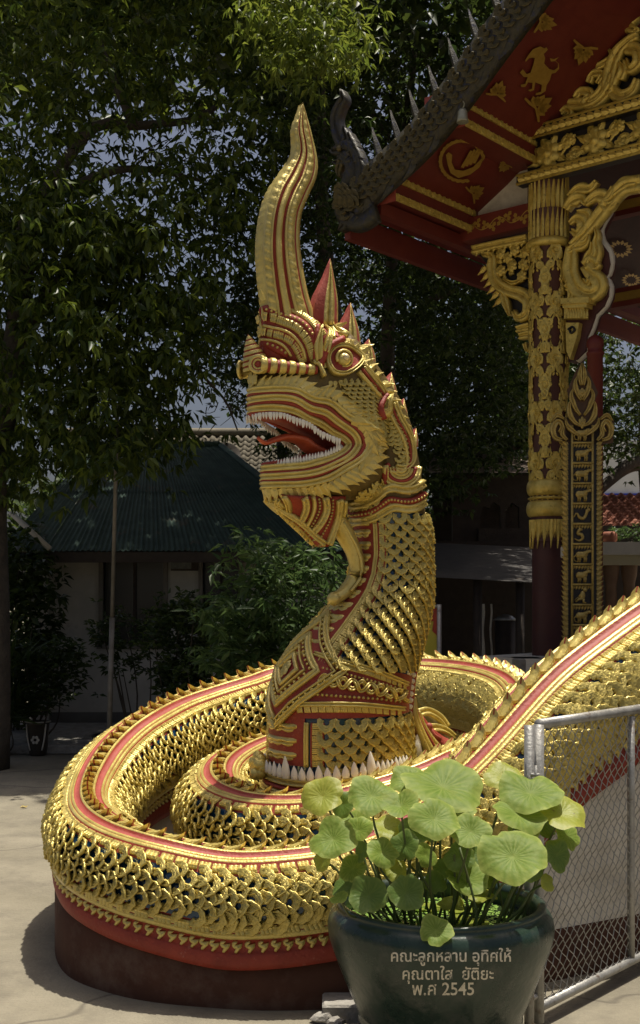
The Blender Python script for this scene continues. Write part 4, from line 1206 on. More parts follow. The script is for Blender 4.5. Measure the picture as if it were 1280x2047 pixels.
LEAVES = [(230,470,52,60,4.07,LOT,(-.35,-.8,.45)),(470,330,70,50,4.16,LOTD,(.1,-.6,.75)),(380,470,50,44,4.1,LOTY,(.2,-.75,.6)),(620,430,58,48,4.12,LOTD,(-.2,-.8,.5)),(860,330,60,48,4.15,LOT,(-.3,-.6,.7)),(530,520,44,34,4.15,LOTD,(.1,-.8,.5)),(720,500,44,36,4.2,LOT,(.3,-.7,.6)),(930,240,56,44,4.24,LOT,(.3,-.6,.7)),(250,330,60,52,4.2,LOT,(-.4,-.6,.6)),(440,150,80,50,4.3,LOT,(-.1,-.5,.85)),(590,600,50,22,4.2,LOTY,(0,-.3,.95)),(880,470,50,52,4.1,LOTD,(.4,-.8,.4)),(120,440,40,50,4.12,LOTY,(-.6,-.7,.3)),(120,205,80,58,4.20,LOTY,(-.25,-.75,.62)),(300,205,92,88,4.10,LOT,(.05,-.62,.78)),(405,242,72,62,4.06,LOT,(-.15,-.5,.85)),(560,172,150,86,4.22,LOT,(.1,-.45,.88)),
 (528,288,96,90,3.98,LOT,(.12,-.62,.76)),(660,335,78,76,4.0,LOT,(0,-.66,.74)),(158,362,88,80,4.06,LOT,(-.22,-.68,.7)),(335,412,62,66,4.0,LOT,(.3,-.7,.6)),
 (287,568,72,74,3.99,LOTD,(-.15,-.86,.45)),(425,560,68,66,3.98,LOTD,(.1,-.85,.48)),(645,512,80,58,4.12,LOT,(.05,-.55,.82)),(815,425,128,108,3.93,LOT,(-.05,-.6,.78)),
 (880,195,118,78,4.18,LOT,(.0,-.48,.86)),(990,268,98,56,4.15,LOTY,(.15,-.5,.85)),(835,275,100,58,4.1,LOT,(.2,-.4,.88)),(975,420,62,92,4.12,LOTD,(.55,-.75,.35)),
 (785,135,76,50,4.35,LOTY,(0,-.5,.85)),(195,235,52,52,4.22,LOTD,(-.5,-.75,.4)),(535,697,62,30,3.895,LOT,(0,-.72,.68)),(1010,350,58,62,4.2,LOT,(.5,-.6,.6)),
 (940,520,34,42,4.1,LOTY,(.55,-.7,.4)),(420,385,58,62,4.1,LOTD,(-.4,-.8,.4)),(495,420,46,60,4.08,LOT,(.5,-.75,.4)),(262,410,40,74,4.08,LOTD,(-.75,-.6,.3)),
 (700,570,60,18,4.18,LOTY,(.05,-.15,.98)),(760,470,52,40,4.2,LOT,(.1,-.5,.8)),(240,300,60,46,4.3,LOT,(-.2,-.6,.75)),(350,320,64,40,4.26,LOTY,(.1,-.5,.85)),
 (700,420,46,44,4.2,LOTD,(-.3,-.8,.5)),(560,470,40,36,4.22,LOTD,(.2,-.8,.5)),(205,535,60,22,4.1,LOTD,(-.5,-.5,.7)),(915,300,70,60,4.24,LOTD,(.3,-.6,.7)),(600,250,80,52,4.3,LOT,(.1,-.5,.8)),(180,575,36,14,4.02,LOT,(-.3,-.3,.9))]
for k, (x, y, rx, ry, d, m, n_) in enumerate(LEAVES):
    qx, qy = z6(x, y); lotusleaf(qx, qy, rx / 1.829, ry / 1.829, d, m, n_, fold=(.25 if k in (7, 15, 21, 22, 23) else 0), seed=40 + k)
for k in range(16):                                             # bare stalks without leaves
    a, r = random.uniform(0, 6.28), random.uniform(.05, .27); b = np.array((PCX + r * math.cos(a), PCY + r * math.sin(a), .45))
    MB().tube(spline([b, b + (random.uniform(-.04, .04), 0, .12), b + (random.uniform(-.08, .08), random.uniform(-.05, .05), random.uniform(.18, .34))], 9), .0042, 5).build('stalk', [STALK], lotus)
for k in range(9):
    a, r = random.uniform(0, 6.28), random.uniform(.05, .27); lx, ly = PCX + r * math.cos(a), PCY + r * math.sin(a)
    rr = random.uniform(.03, .06); V = [(lx, ly, .463)] + [(lx + rr * math.cos(t) * random.uniform(.85, 1.1), ly + rr * math.sin(t), .462 + random.uniform(0, .006)) for t in np.linspace(0, 5.9, 14)]
    MB().add(V, [(0, i, i + 1) for i in range(1, 14)]).build('floating_leaf', [random.choice((LOT, LOTY))], lotus)

# ------------------------------------------------------------------ chain link gate
STEEL = mat('galvanised_steel', (0.27, 0.265, 0.25), (0.40, 0.39, 0.365), 0.52, 0.6, 14, 0.3, 90, spots=((0.15, 0.10, 0.07), 22, 0.55, 0.72))
WIREM = mat('galvanised_wire', (0.34, 0.34, 0.33), (0.45, 0.44, 0.42), 0.42, 0.8, 20)
g0 = W(1077, 1745, 4.50); g0[2] = 0
gd = nz((.65, .76, 0)); gl = 1.32; UPZ = np.array((0, 0, 1.0))
gate = thing('chain_link_gate', 'grey steel chain link gate standing open beside the lotus pot', 'gate', tuple(g0))
def rod(a, b, r, name, parent, m=STEEL, sides=10): return MB().tube(np.linspace(a, b, 4), r, sides).build(name, [m], parent)
rod(g0 + UPZ * .02, g0 + UPZ * 1.135, .021, 'frame_post', gate); rod(g0 + gd * gl + UPZ * .06, g0 + gd * gl + UPZ * 1.135, .021, 'frame_post', gate)
rod(g0 + gd * .764 + UPZ * .07, g0 + gd * .764 + UPZ * 1.11, .016, 'frame_post', gate)
rod(g0 + UPZ * 1.135, g0 + gd * gl + UPZ * 1.135, .02, 'top_rail', gate); rod(g0 + UPZ * .075, g0 + gd * gl + UPZ * .075, .02, 'bottom_rail', gate)
wm = []
def wire(ph=1):
    mb = MB(); n = 41; zz = np.linspace(.085, 1.12, n); a = np.array([(1 if i % 2 else -1) for i in range(n)])
    P = np.stack([gd[0] * .0152 * a * ph, gd[1] * .0152 * a * ph, zz], 1) + np.cross(gd, UPZ) * (.004 * np.where(np.arange(n) % 4 < 2, 1, -1))[:, None]
    return mb.tube(P, .0024, 5).data('wire', [WIREM])
wme, wm2 = wire(1), wire(-1); nw = int(gl / .0275)
for i in range(1, nw):
    put('wire', wme if i % 2 else wm2, gate, Matrix.Translation(g0 + gd * (.0275 * i)))
p1 = W(1058, 1745, 4.46); p1[2] = 0
post = thing('gate_post', 'grey steel gate post at the rim of the pot, in front of the coils', 'post', tuple(p1))
rod(p1, p1 + UPZ * 1.135, .019, 'tube', post); 
mb = MB().box(p1 + UPZ * .93 + np.array((.015, -.02, 0)), (.05, .02, .045), bev=.004).box(p1 + UPZ * .955 + np.array((.018, -.024, 0)), (.035, .025, .012), bev=.002).tube([p1 + UPZ * .88 + (.02, -.03, 0), p1 + UPZ * .99 + (.02, -.03, 0)], .006, 6)
mb.build('latch', [STEEL], post)
for z in (.12, .30):
    MB().tube([p1 + UPZ * z, g0 + UPZ * z], .012, 6).build('hinge', [STEEL], post)

# ------------------------------------------------------------------ odds and ends on the ground
STONE = mat('grey_stone', (0.22, 0.20, 0.17), (0.36, 0.34, 0.30), 0.9, 0, 9, 0.7, 40, spots=((0.10, 0.09, 0.07), 14, 0.6, 0.75))
q = W(712, 2024, 4.62); mb = MB().box((q[0], q[1], .03), (.26, .16, .075), bev=.008)
tag(mb.build('concrete_block', [STONE], None, False), 'low rough concrete block on the ground left of the lotus pot', 'block')
def rock(name, c, s, seed, label, group=None):
    bm = bmesh.new(); bmesh.ops.create_icosphere(bm, subdivisions=2, radius=1); r = np.random.default_rng(seed)
    for v in bm.verts: v.co = Vector((v.co.x * s[0], v.co.y * s[1], v.co.z * s[2])) * float(r.uniform(.7, 1.15)) + Vector(c)
    me = bpy.data.meshes.new(name); bm.to_mesh(me); bm.free(); me.materials.append(STONE)
    o = put(name, me); return tag(o, label, 'stone', group)
for k, (x, y, s, lb) in enumerate(((650, 2036, (.055, .03, .03), 'broken grey stone lying flat in front of the concrete block'), (672, 2044, (.035, .03, .022), 'small pale stone chip at the corner of the concrete block'))):
    d = 1.6 * FPX / (y - HOR + 8); q = W(x, y, d); rock('stone', (q[0], q[1], .015), s, k, lb)
DRY = mat('dry_leaf', (0.30, 0.26, 0.04), (0.32, 0.2, 0.05), 0.6, 0, 30)
def litter(x, y, s, rot, lb, m=DRY):
    d = 1.6 * FPX / (y - HOR); q = W(x, y, d); c, sn = math.cos(rot), math.sin(rot)
    V = [(q[0] + s * (u * c - v * sn), q[1] + s * (u * sn + v * c), .008 + z) for u, v, z in ((-1, 0, .004), (-.3, .35, .02), (.5, .3, .012), (1, 0, .016), (.5, -.3, .004), (-.3, -.35, .012), (0, 0, .0))]
    tag(MB().add(V, [(6, i, (i + 1) % 6) for i in range(6)]).build('fallen_leaf', [m]), lb, 'leaf')
litter(48, 1617, .032, .4, 'yellow fallen leaf lying alone on the sunlit concrete'); litter(118, 1612, .018, 1.2, 'tiny brown fallen leaf on the concrete near the coil', mat('brown_leaf', (.1, .06, .03)))
# ------------------------------------------------------------------ temple porch: column, roof, gable, brackets
MAROON = mat('maroon_paint', (0.060, 0.014, 0.012), (0.075, 0.020, 0.016), 0.55, 0, 6, 0.1, 60)
TRED = mat('temple_red', (0.125, 0.014, 0.008), (0.155, 0.022, 0.012), 0.6, 0, 5, 0.1, 60)
DARK = mat('dark_panel', (0.010, 0.009, 0.010), (0.018, 0.015, 0.018), 0.5, 0, 30, 0.3, 120)
PRINT = mat('gold_stencil', (0.34, 0.20, 0.035), (0.42, 0.26, 0.05), 0.5, 0.3, 20)
NAGAD = mat('weathered_mosaic', (0.022, 0.022, 0.018), (0.055, 0.046, 0.026), 0.5, 0.25, 30, 0.5, 90, spots=((0.02, 0.025, 0.07), 26, 0.55, 0.65))
NAGAG = mat('weathered_gold', (0.07, 0.058, 0.024), (0.13, 0.10, 0.038), 0.5, 0.4, 30, 0.5, 90)
ROOFT = mat('temple_roof', (0.07, 0.05, 0.035), (0.12, 0.085, 0.055), 0.8, 0, 8, 0.4, 60)
BRONZE = mat('bell_bronze', (0.28, 0.27, 0.20), (0.36, 0.35, 0.27), 0.5, 0.5, 20)
E1 = nz((.76, -.65, 0)); E2 = nz((-.65, -.76, 0))
KC = W(1097, 1310, 9.8); PLAT = KC[2]; KC = np.array((KC[0], KC[1], 0))
def FP(s, t, z): return KC + E1 * s + E2 * t + UPZ * z            # porch frame: along the front, outwards, up
def fpx(px, py, t=0.0): return on_plane(px, py, FP(0, t, 0), E2)  # point of a plane parallel to the front
def fs(px, py, t=0.0): p = fpx(px, py, t); return float((p - KC) @ E1), float(p[2])
RB3 = np.array((E1, -E2, UPZ)).T
plat = MB(); plat.box(FP(4.2, -5.1, PLAT / 2), (9.1, 11.4, PLAT), R=RB3); struct(plat.build('temple_platform', [WHITEW], None, False))
for k in range(6): struct(MB().box(FP(3.6, .74 + k * .28, (PLAT - .18 * (k + 1)) / 2), (2.5, .28, PLAT - .18 * (k + 1)), R=RB3).build('stair_step', [STONE], None, False))
porch = thing('temple_porch', 'gilded temple porch with carved column, gable and red painted eaves', 'temple', tuple(FP(0, 0, PLAT)))
medM, scrM, rosM = medallion('medallion', [GOLDT]), kanok('scroll', [GOLDT]), rosette('rosette', [GOLDT])
FLT = leafshape('leaf_ornament', [GOLDT])
def band(a, b, h, dpt, name, m, parent=None, up=UPZ, nrm=E2, bev=0.0):
    c = (a + b) / 2; ax = nz(b - a); R = np.array((ax, nz(np.cross(up, ax)), up)).T
    return MB().box(c, (np.linalg.norm(b - a), dpt, h), R=R, bev=bev).build(name, [m], parent or porch, False)
# column
cz = lambda py: EYE - (py - HOR) / FPX * 9.8
cr = .152
ci = thing('temple_column', 'round gilded column with medallions on its shaft and a maroon foot', 'column', (KC[0], KC[1], PLAT))
prof = [(cr * .88, PLAT), (cr * .88, cz(1085)), (cr * .95, cz(1084)), (cr * .95, cz(485)), (cr * 1.0, cz(484)), (cr * 1.02, cz(350))]
MB().lathe(prof[:2], KC, 36).build('shaft_foot', [MAROON], ci); MB().lathe(prof[2:], KC, 36).build('shaft', [MAROON], ci)
def torus_ring(py0, py1, r, name='gold_ring', m=GOLDT):
    z0, z1 = cz(py0), cz(py1); a = np.linspace(-math.pi / 2, math.pi / 2, 9); zc, hh = (z0 + z1) / 2, abs(z1 - z0) / 2
    MB().lathe([(r * .86, zc - hh)] + [(r + .032 * math.cos(t), zc + hh * math.sin(t)) for t in a] + [(r * .86, zc + hh)], KC, 36).build(name, [m], ci)
torus_ring(992, 960, cr * .96); torus_ring(1034, 1002, cr * .98); torus_ring(500, 482, cr * 1.02); torus_ring(1000, 994, cr * .9); 
def cyl(th, z, out=0.0, r=None):
    t = math.radians(th); n = np.array((math.sin(t), -math.cos(t), 0)); return KC + n * ((r or cr * .95) + out) + UPZ * z, n
for th in range(-85, 96, 18):                                   # small flowers between the rings, tassels under them
    p, n = cyl(th, cz(997), .002); put('rosette', rosM, ci, frYZ(p, UPZ, n, (.021, .021, .03)))
for k, th in enumerate(range(-88, 96, 11)):
    L = .235 if k % 2 == 0 else .15; p, n = cyl(th, cz(1040), .004); put('tassel', FLT, ci, frYZ(p, -UPZ, n, (.045 if k % 2 == 0 else .03, L, .06)))
for row_, py in enumerate((510, 612, 722, 828, 928)):
    for th in (-86, -22, 42, 106):
        p, n = cyl(th, cz(py + 53 if row_ < 4 else 955), .003)
        if row_ < 4: put('medallion', medM, ci, frYZ(p, UPZ, n, (.070, .082, .05)))
    for th in (-118, -54, 10, 74, 138):
        p, n = cyl(th, cz(py), .004); put('medallion', medM, ci, frYZ(p, UPZ, n, (.080, .078, .06)))
for k, py in enumerate(np.arange(515, 962, 23)):
    for th in (-86, -22, 42, 106):
        for sg in (1, -1):
            w = 12 + 7 * math.cos((py - 510) / 106 * 2 * math.pi)
            p, n = cyl(th + sg * w, cz(py + 10), .004); M = frYZ(p, UPZ + sg * .45 * np.cross(UPZ, n) * math.sin((py - 510) / 106 * 6.28), n, (.125 * sg, .15, .09)); put('scroll', scrM, ci, M)
for k, py in enumerate(np.arange(505, 960, 15)):                # beaded lozenge strings
    for th0 in (10, -54, 74):
        for sg in (1, -1):
            w = 17 + 9 * math.cos((py - 565) / 106 * 2 * math.pi); p, n = cyl(th0 + sg * w, cz(py), .002)
            put('leaf_ornament', FLT, ci, frYZ(p, UPZ, n, (.022, .06, .04)))
for th in range(-90, 100, 15):                                  # reeded capital of upright leaves
    for py, L, w in ((482, .27, .036), (425, .30, .04)):
        p, n = cyl(th + (0 if py == 482 else 3), cz(py), .006, cr * .98); put('capital_leaf', FLT, ci, frYZ(p, UPZ + n * .06, n, (w, L, .07)))
# horizontal beams to the right and left of the column
BL = 3.6
def carved_beam(zpx0, zpx1, t, name):
    s0, za = fs(1070, zpx0, t); _, zb = fs(1070, zpx1, t); band(FP(-.2, t, (za + zb) / 2), FP(BL, t, (za + zb) / 2), za - zb, .10, name, DARK)
    for k in range(60):
        s = -.18 + k * .062
        put('leaf_ornament', FLT, porch, frYZ(FP(s, t + .052, (za + zb) / 2), E1 + UPZ * .02, E2, (.07, .085, .08)))
    for z in (za - .008, zb + .008): rb = MB().tube([FP(-.2, t + .05, z), FP(BL, t + .05, z)], .012, 6).build('gold_moulding', [GOLDT], porch)
    return za, zb
za1, zb1 = carved_beam(256, 281, .12, 'upper_beam'); za2, zb2 = carved_beam(345, 366, .12, 'lower_beam')
band(FP(-.15, .05, (zb1 + za2) / 2), FP(BL, .05, (zb1 + za2) / 2), zb1 - za2, .06, 'frieze_panel', DARK)
zc = (zb1 + za2) / 2
for k in range(7):
    s = .05 + k * .42; put('rosette', rosM, porch, frYZ(FP(s, .10, zc), UPZ, E2, (.115, .115, .16)))
    for a in range(8):
        t = a * math.pi / 4 + .4; put('leaf_ornament', FLT, porch, frYZ(FP(s + .07 * math.cos(t), .09, zc + .07 * math.sin(t)), E1 * math.cos(t) + UPZ * math.sin(t), E2, (.07, .13, .1)))
    for sg in (1, -1):
        put('scroll', scrM, porch, frYZ(FP(s + .21, .09, zc - sg * .09), E1 * .5 * sg + UPZ * .5 * sg, E2, (.2 * sg, .2, .12)))
        put('rosette', rosM, porch, frYZ(FP(s + .21, .10, zc + .07 * sg), UPZ, E2, (.05, .05, .08)))
# gable field and its scrolls
gz0 = za1 + .01
slope = .70
gab = [FP(-.02, .02, gz0), FP(BL, .02, gz0), FP(BL, .02, gz0 + slope * BL)]
MB().poly(gab, -.06, E2).build('gable_panel', [DARK], porch, False)
def gs(px, py): return fpx(px, py, .08)
def relief(pts, r0, r1, name='gable_scroll', t=.08, mid=None):
    P = spline([fpx(660 + x / 2.065, y / 2.065, t) for x, y in pts], 26); rr = np.interp(np.arange(26), [0, 13, 25], [r0, mid or max(r0, r1), r1])
    return MB().tube(P, rr, N=np.tile(E2, (26, 1)), h=.05, prof=BANDP).build(name, [GOLDT], porch)
for pts, a, b in (([(900,515),(960,440),(1050,430),(1110,400),(1150,340)], .02, .05), ([(1020,410),(1040,380),(1080,390),(1060,430),(1100,430),(1150,380),(1180,310)], .03, .05),
    ([(1150,380),(1160,300),(1190,220),(1240,170),(1275,150)], .06, .03), ([(1075,345),(1090,310),(1130,310),(1110,350)], .03, .02), ([(1090,290),(1130,270),(1170,240),(1160,210)], .03, .01),
    ([(1160,370),(1200,400),(1250,380),(1275,330)], .05, .03), ([(1230,200),(1270,210),(1275,260),(1240,290),(1225,250)], .05, .02), ([(1190,140),(1230,120),(1260,130),(1250,100)], .03, .01), ([(960,470),(980,455),(1000,470),(985,485)], .025, .01),
    ([(1200,330),(1215,290),(1200,260)], .04, .01), ([(1270,60),(1240,110),(1275,130)], .04, .02)): relief(pts, a, b)
p0, p1_ = fpx(660 + 880 / 2.065, 518 / 2.065, .1), fpx(660 + 1195 / 2.065, 145 / 2.065, .1)
p1_ = p0 + (p1_ - p0) * 2.2
MB().tube([p0, p1_], .012, 6).build('gold_moulding', [GOLDT], porch)
for k in range(34):
    q = p0 + (p1_ - p0) * k / 34; put('leaf_ornament', FLT, porch, frYZ(q, nz(p1_ - p0) * .6 + UPZ * .8 - E1 * .3, E2, (.06, .11, .08)))
# roof slab, purlins, soffit panels
TB = 1.25
Lo, Hi = fs(703, 440, TB), fs(1080, 0, TB)
rs = (Hi[1] - Lo[1]) / (Hi[0] - Lo[0])
def RP(s, t, dz=0.0):                                            # underside of the roof with its slight sag
    u = (s - Lo[0]) / (Hi[0] - Lo[0]); return FP(s, t, Lo[1] + rs * (s - Lo[0]) - .10 * math.sin(math.pi * min(1, max(0, u))) + dz)
ss = np.linspace(Lo[0] - .04, 3.4, 14)
G0 = np.array([[RP(s, t, .11) for t in (TB - .02, -8)] for s in ss]); G1_ = np.array([[RP(s, t, .19) for t in (TB - .02, -8)] for s in ss])
MB().grid(G0).build('soffit', [TRED], porch, False); MB().grid(G1_[:, ::-1]).build('roof_covering', [ROOFT], porch, False)
MB().grid(np.array([[RP(s, t, .10) for t in (-.12, -8)] for s in np.linspace(Lo[0] + .03, 3.38, 14)])).build('ceiling_shade_sheet', [mat('shaded_ceiling_red', (.035, .006, .004), (.05, .01, .006), .7)], porch, False)  # dark sheet just below the soffit, interior shade put into its colour
mir = lambda G: G - 2 * ((G - FP(3.4, 0, 0)) @ E1)[..., None] * E1
MB().grid(mir(G0)[:, ::-1]).build('soffit', [TRED], porch, False); MB().grid(mir(G1_)).build('roof_covering', [ROOFT], porch, False)
a, b = RP(Lo[0] - .04, TB), RP(Lo[0] - .04, -8)
band(a - UPZ * .02, b - UPZ * .02, .20, .06, 'eave_board', TRED); band(RP(Lo[0] + .22, TB - .05) - UPZ * .06, RP(Lo[0] + .22, -8) - UPZ * .06, .10, .08, 'eave_board', TRED)
def purlin(ppx, ppy, s_off):
    s, z = fs(ppx, ppy, 0); s -= .13; A, B = FP(s, TB - .08, z), FP(s, .0, z)
    band(A, B, .22, .26, 'purlin', TRED)
    for zz, hh, o in ((.07, .09, .134), (-.10, .055, .150)):
        c0, c1 = A + E1 * o + UPZ * zz, B + E1 * o + UPZ * zz
        band(c0, c1, hh, .014, 'purlin_board', GOLDT)
        for k in range(16):
            q = c0 + (c1 - c0) * (k + .5) / 16; put('scroll', scrM, porch, frYZ(q + E1 * .007 - UPZ * hh * .45 * (1 if k % 2 else -1), (UPZ if k % 2 else -UPZ), E1, (.085, hh * .95, .06)))
    band(A + E2 * .02, A + E2 * .035, .30, .36, 'purlin_end', REDP)
    return s, z
sA, zA = purlin(1082, 305, 0); sB, zB = purlin(950, 440, 0); s3 = sA + (sA - sB); purlin(1262, -30, 0)
def soft_plane(s0, s1):
    P0 = RP((s0 + s1) / 2, .6, .085); N = nz(np.cross(E2, RP(s1, .6) - RP(s0, .6))); return P0, (N if N[2] < 0 else -N)
def decal(pts, pl, name='soffit_figure', zoom=2.065, ox=660, oy=0):
    P = [on_plane(ox + x / zoom, oy + y / zoom, *pl) for x, y in pts]; return MB().poly(P).build(name, [PRINT], porch, False)
plA = soft_plane(sA, s3); plB = soft_plane(sB, sA)
LION = [(838,203),(868,192),(885,200),(893,195),(899,205),(890,216),(882,222),(888,240),(884,262),(905,285),(925,290),(940,280),(942,262),(930,252),(912,254),(908,240),(925,244),(945,236),(930,250),(944,262),(946,284),(932,300),(915,304),(908,330),(894,352),(890,376),(868,390),(848,392),(852,384),(872,378),(874,350),(848,340),(842,372),(826,378),(818,372),(834,366),(836,342),(818,340),(806,358),(790,360),(788,350),(806,346),(816,318),(800,318),(784,300),(796,286),(812,306),(828,300),(838,270),(846,240),(836,238),(822,240),(808,256),(806,248),(820,226)]
decal(LION, plA)
def flor(cx, cy, s, rot, pl):
    for k in range(7):
        a = rot + (k - 3) * .42; L = s * (1.0 if k == 3 else .82 if k in (2, 4) else .62); w = s * .17
        c, sn = math.cos(a), math.sin(a); sh = [(0.12, 0), (.4, .8), (.7, 1), (1, .0), (.7, -1), (.4, -.8)]
        decal([(cx + L * u * c - w * v * sn, cy + L * u * sn + w * v * c) for u, v in sh], pl, 'soffit_flower')
    for k in (-1, 1):
        a = rot + k * 1.9; decal([(cx + s * .75 * (u * math.cos(a)) - s * .1 * v * math.sin(a), cy + s * .75 * u * math.sin(a) + s * .1 * v * math.cos(a)) for u, v in ((0, -.6), (.5, -1), (1, -.4), (1, .7), (.5, .6), (0, .6))], pl, 'soffit_flower')
flor(870, 90, 70, 0.2, plA); flor(1050, 200, 75, 1.9, plA); flor(690, 390, 62, -1.2, plA); flor(850, 445, 80, -.55, plA); flor(590, 800, 55, -.5, plB); flor(725, 680, 40, 2.3, plB)
for k in range(22):                                              # wreath of leaves round the bird
    a = 1.35 + k * .225; x, y = 545 + 92 * math.cos(a) * .98, 665 + 84 * math.sin(a); s = 15
    c, sn = math.cos(a + 1.9), math.sin(a + 1.9); decal([(x + s * (u * c - v * sn), y + s * (u * sn + v * c)) for u, v in ((-.9, 0), (-.2, .55), (.9, .3), (1.1, 0), (.5, -.35), (-.3, -.45))], plB, 'soffit_wreath')
decal([(478,640),(490,628),(505,640),(502,670),(515,700),(550,705),(590,690),(640,640),(618,690),(580,720),(530,735),(498,715),(486,680)], plB)
for k in range(4): decal([(540 + k * 16, 690 - k * 6), (580 + k * 14, 620 - k * 4), (588 + k * 14, 624 - k * 4), (552 + k * 16, 694 - k * 6)], plB)
for cx, cy, rr in ((1240, 498, 26), (1262, 560, 20)):
    plC = (RP(.8, -2, .09), soft_plane(0, 1)[1])
    for k in range(14):
        a = k * .449; c, sn = math.cos(a), math.sin(a); P = [on_plane(cx + rr * (u * c - v * sn), cy + rr * .7 * (u * sn + v * c), *plC) for u, v in ((.45, 0), (.7, .16), (1, .0), (.7, -.16))]
        MB().poly(P).build('ceiling_flower', [PRINT], porch)
# white gable wall left of the column, red tie beam with a stencilled vine
wl = [fpx(660 + x / 2.065, y / 2.065, -.03) for x, y in ((612, 848), (795, 672), (815, 690), (815, 885), (612, 915))]
MB().poly(wl, -.08, E2).build('gable_wall', [WHITEW], porch, False)
tb0, tb1 = fpx(948, 460, .03), fpx(1058, 452, .03)
band(tb0 - E1 * .1, tb0 + E1 * .75, .19, .12, 'tie_beam', TRED)
for k in range(9):
    q = tb0 + E1 * (.0 + k * .075) + E2 * .063 + UPZ * (.03 * math.sin(k * 1.6))
    for a in range(3): 
        t = a * 2.1 + k; V = [q + (E1 * math.cos(t) + UPZ * math.sin(t)) * .012 + (E1 * math.cos(t + w) + UPZ * math.sin(t + w)) * r for w, r in ((0, .035), (.9, .025), (2.5, .012), (-2.5, .012), (-.9, .025))]
        MB().poly(V).build('vine_leaf', [PRINT], porch, False)
MB().tube(spline([tb0 + E1 * (k * .075 - .05) + E2 * .061 + UPZ * (.04 * math.sin(k * 1.6 + .8)) for k in range(10)], 40), .005, 4).build('vine_stem', [PRINT], porch)
# left bracket: carved flowers inside a serpent frame
br = thing('carved_bracket', 'gilded flower bracket with a serpent edge under the eave left of the column', 'bracket', tuple(fpx(1040, 600, .02)))
zz = lambda x, y, t=.03: fpx(920 + x / 3.556, 420 + y / 3.556, t)
back = [zz(x, y, -.01) for x, y in ((110, 290), (470, 220), (495, 560), (500, 900), (430, 830), (400, 760), (340, 640), (270, 560), (230, 460), (190, 380))]
MB().poly(back, -.05, E2).build('bracket_panel', [DARK], br, False)
def bt(pts, r, name, parent=br, m=GOLDT, h=.045, prof=BANDP, t=.03):
    P = spline([zz(x, y, t) for x, y in pts], 30); MB().tube(P, np.interp(np.arange(30), np.linspace(0, 29, len(r)), r), N=np.tile(E2, (30, 1)), h=h, prof=prof).build(name, [m], parent)
bt([(95, 285), (280, 245), (480, 205)], (.04, .04), 'top_moulding')
bt([(175, 320), (235, 330), (230, 420), (260, 510), (340, 570), (440, 600), (490, 650), (480, 740), (420, 770), (390, 720)], (.02, .045, .05, .05, .06, .05, .02), 'serpent_body')
bt([(310, 590), (330, 660), (350, 720), (360, 750)], (.03, .035, .01), 'serpent_mane'); bt([(410, 850), (450, 840), (500, 830)], (.03, .04), 'bracket_foot'); bt([(430, 900), (470, 890), (500, 885)], (.03, .04), 'bracket_foot'); bt([(470, 950), (485, 1000), (500, 990)], (.02, .01), 'bracket_foot')
for x, y in ((290, 310), (390, 285), (290, 430), (370, 400), (450, 385), (460, 300), (340, 340), (440, 470)):
    put('rosette', rosM, br, frYZ(zz(x, y, .04), UPZ, E2, (.052, .052, .08)))
for k in range(14): x, y = random.uniform(250, 480), random.uniform(260, 520); t = random.uniform(0, 6); put('leaf_ornament', FLT, br, frYZ(zz(x, y, .02), E1 * math.cos(t) + UPZ * math.sin(t), E2, (.05, .09, .08)))
bt([(320, 490), (380, 520), (450, 500)], (.01, .02, .01), 'flower_stem')
for k in range(9): x, y = 120 + k * 40, 275 - k * 8; put('leaf_ornament', FLT, br, frYZ(zz(x, y + 10, .05), -UPZ, E2, (.04, .05, .05)))
for k in range(6): put('leaf_ornament', FLT, br, frYZ(zz(180 + k * 22, 400 + k * 45, .02), -E1 * .8 - UPZ * .8, E2, (.05, .1, .07)))
# right bracket: arch with scrolls and a crouching water serpent, red and white edge board
rb_ = thing('arch_bracket', 'gilded arch bracket with scrolling leaves and a horned serpent right of the column', 'bracket', tuple(fpx(1150, 620, .02)))
edge = [(1060, 0), (1010, 90), (985, 150), (1000, 230), (1050, 300), (1062, 380), (1045, 450), (1020, 480), (1055, 540), (1050, 610), (1020, 680), (960, 740), (930, 830), (900, 900), (890, 1000), (830, 1060), (770, 1080), (745, 700), (770, 200), (900, 0)]
ep = [zz(x, y, -.01) for x, y in edge]; MB().poly(ep, -.12, E2).build('edge_board', [MAROON], rb_, False)
bt([(1062, 5), (1012, 90), (992, 150), (1008, 230), (1056, 300), (1068, 380), (1050, 450), (1026, 480), (1060, 540), (1056, 610), (1026, 680), (966, 740), (936, 830), (906, 900), (894, 1000), (830, 1062)], (.035, .035), 'white_edging', rb_, WHITEW, .03, PLAIN, -.06)
bt([(1290, -190), (1150, -150), (1000, 30), (920, 130), (850, 210), (800, 260)], (.07, .07, .06, .04), 'arch_rib', rb_); bt([(800, 260), (790, 340), (790, 450), (840, 560), (930, 600), (990, 560), (985, 500), (930, 450), (890, 400)], (.05, .07, .07, .075, .07, .06, .04), 'serpent_body', rb_)
bt([(890, 400), (930, 370), (970, 400), (1000, 380)], (.05, .06, .02), 'serpent_head', rb_); bt([(960, 370), (985, 300), (975, 230), (985, 180), (965, 110)], (.04, .035, .03, .02, .006), 'serpent_crest', rb_); bt([(900, 380), (920, 330), (945, 290), (950, 230)], (.03, .035, .01), 'serpent_mane', rb_)
bt([(880, 500), (910, 530), (930, 500)], (.02, .03, .02), 'serpent_belly', rb_); bt([(760, 560), (790, 545), (800, 600), (790, 640)], (.03, .035, .025), 'serpent_leg', rb_)
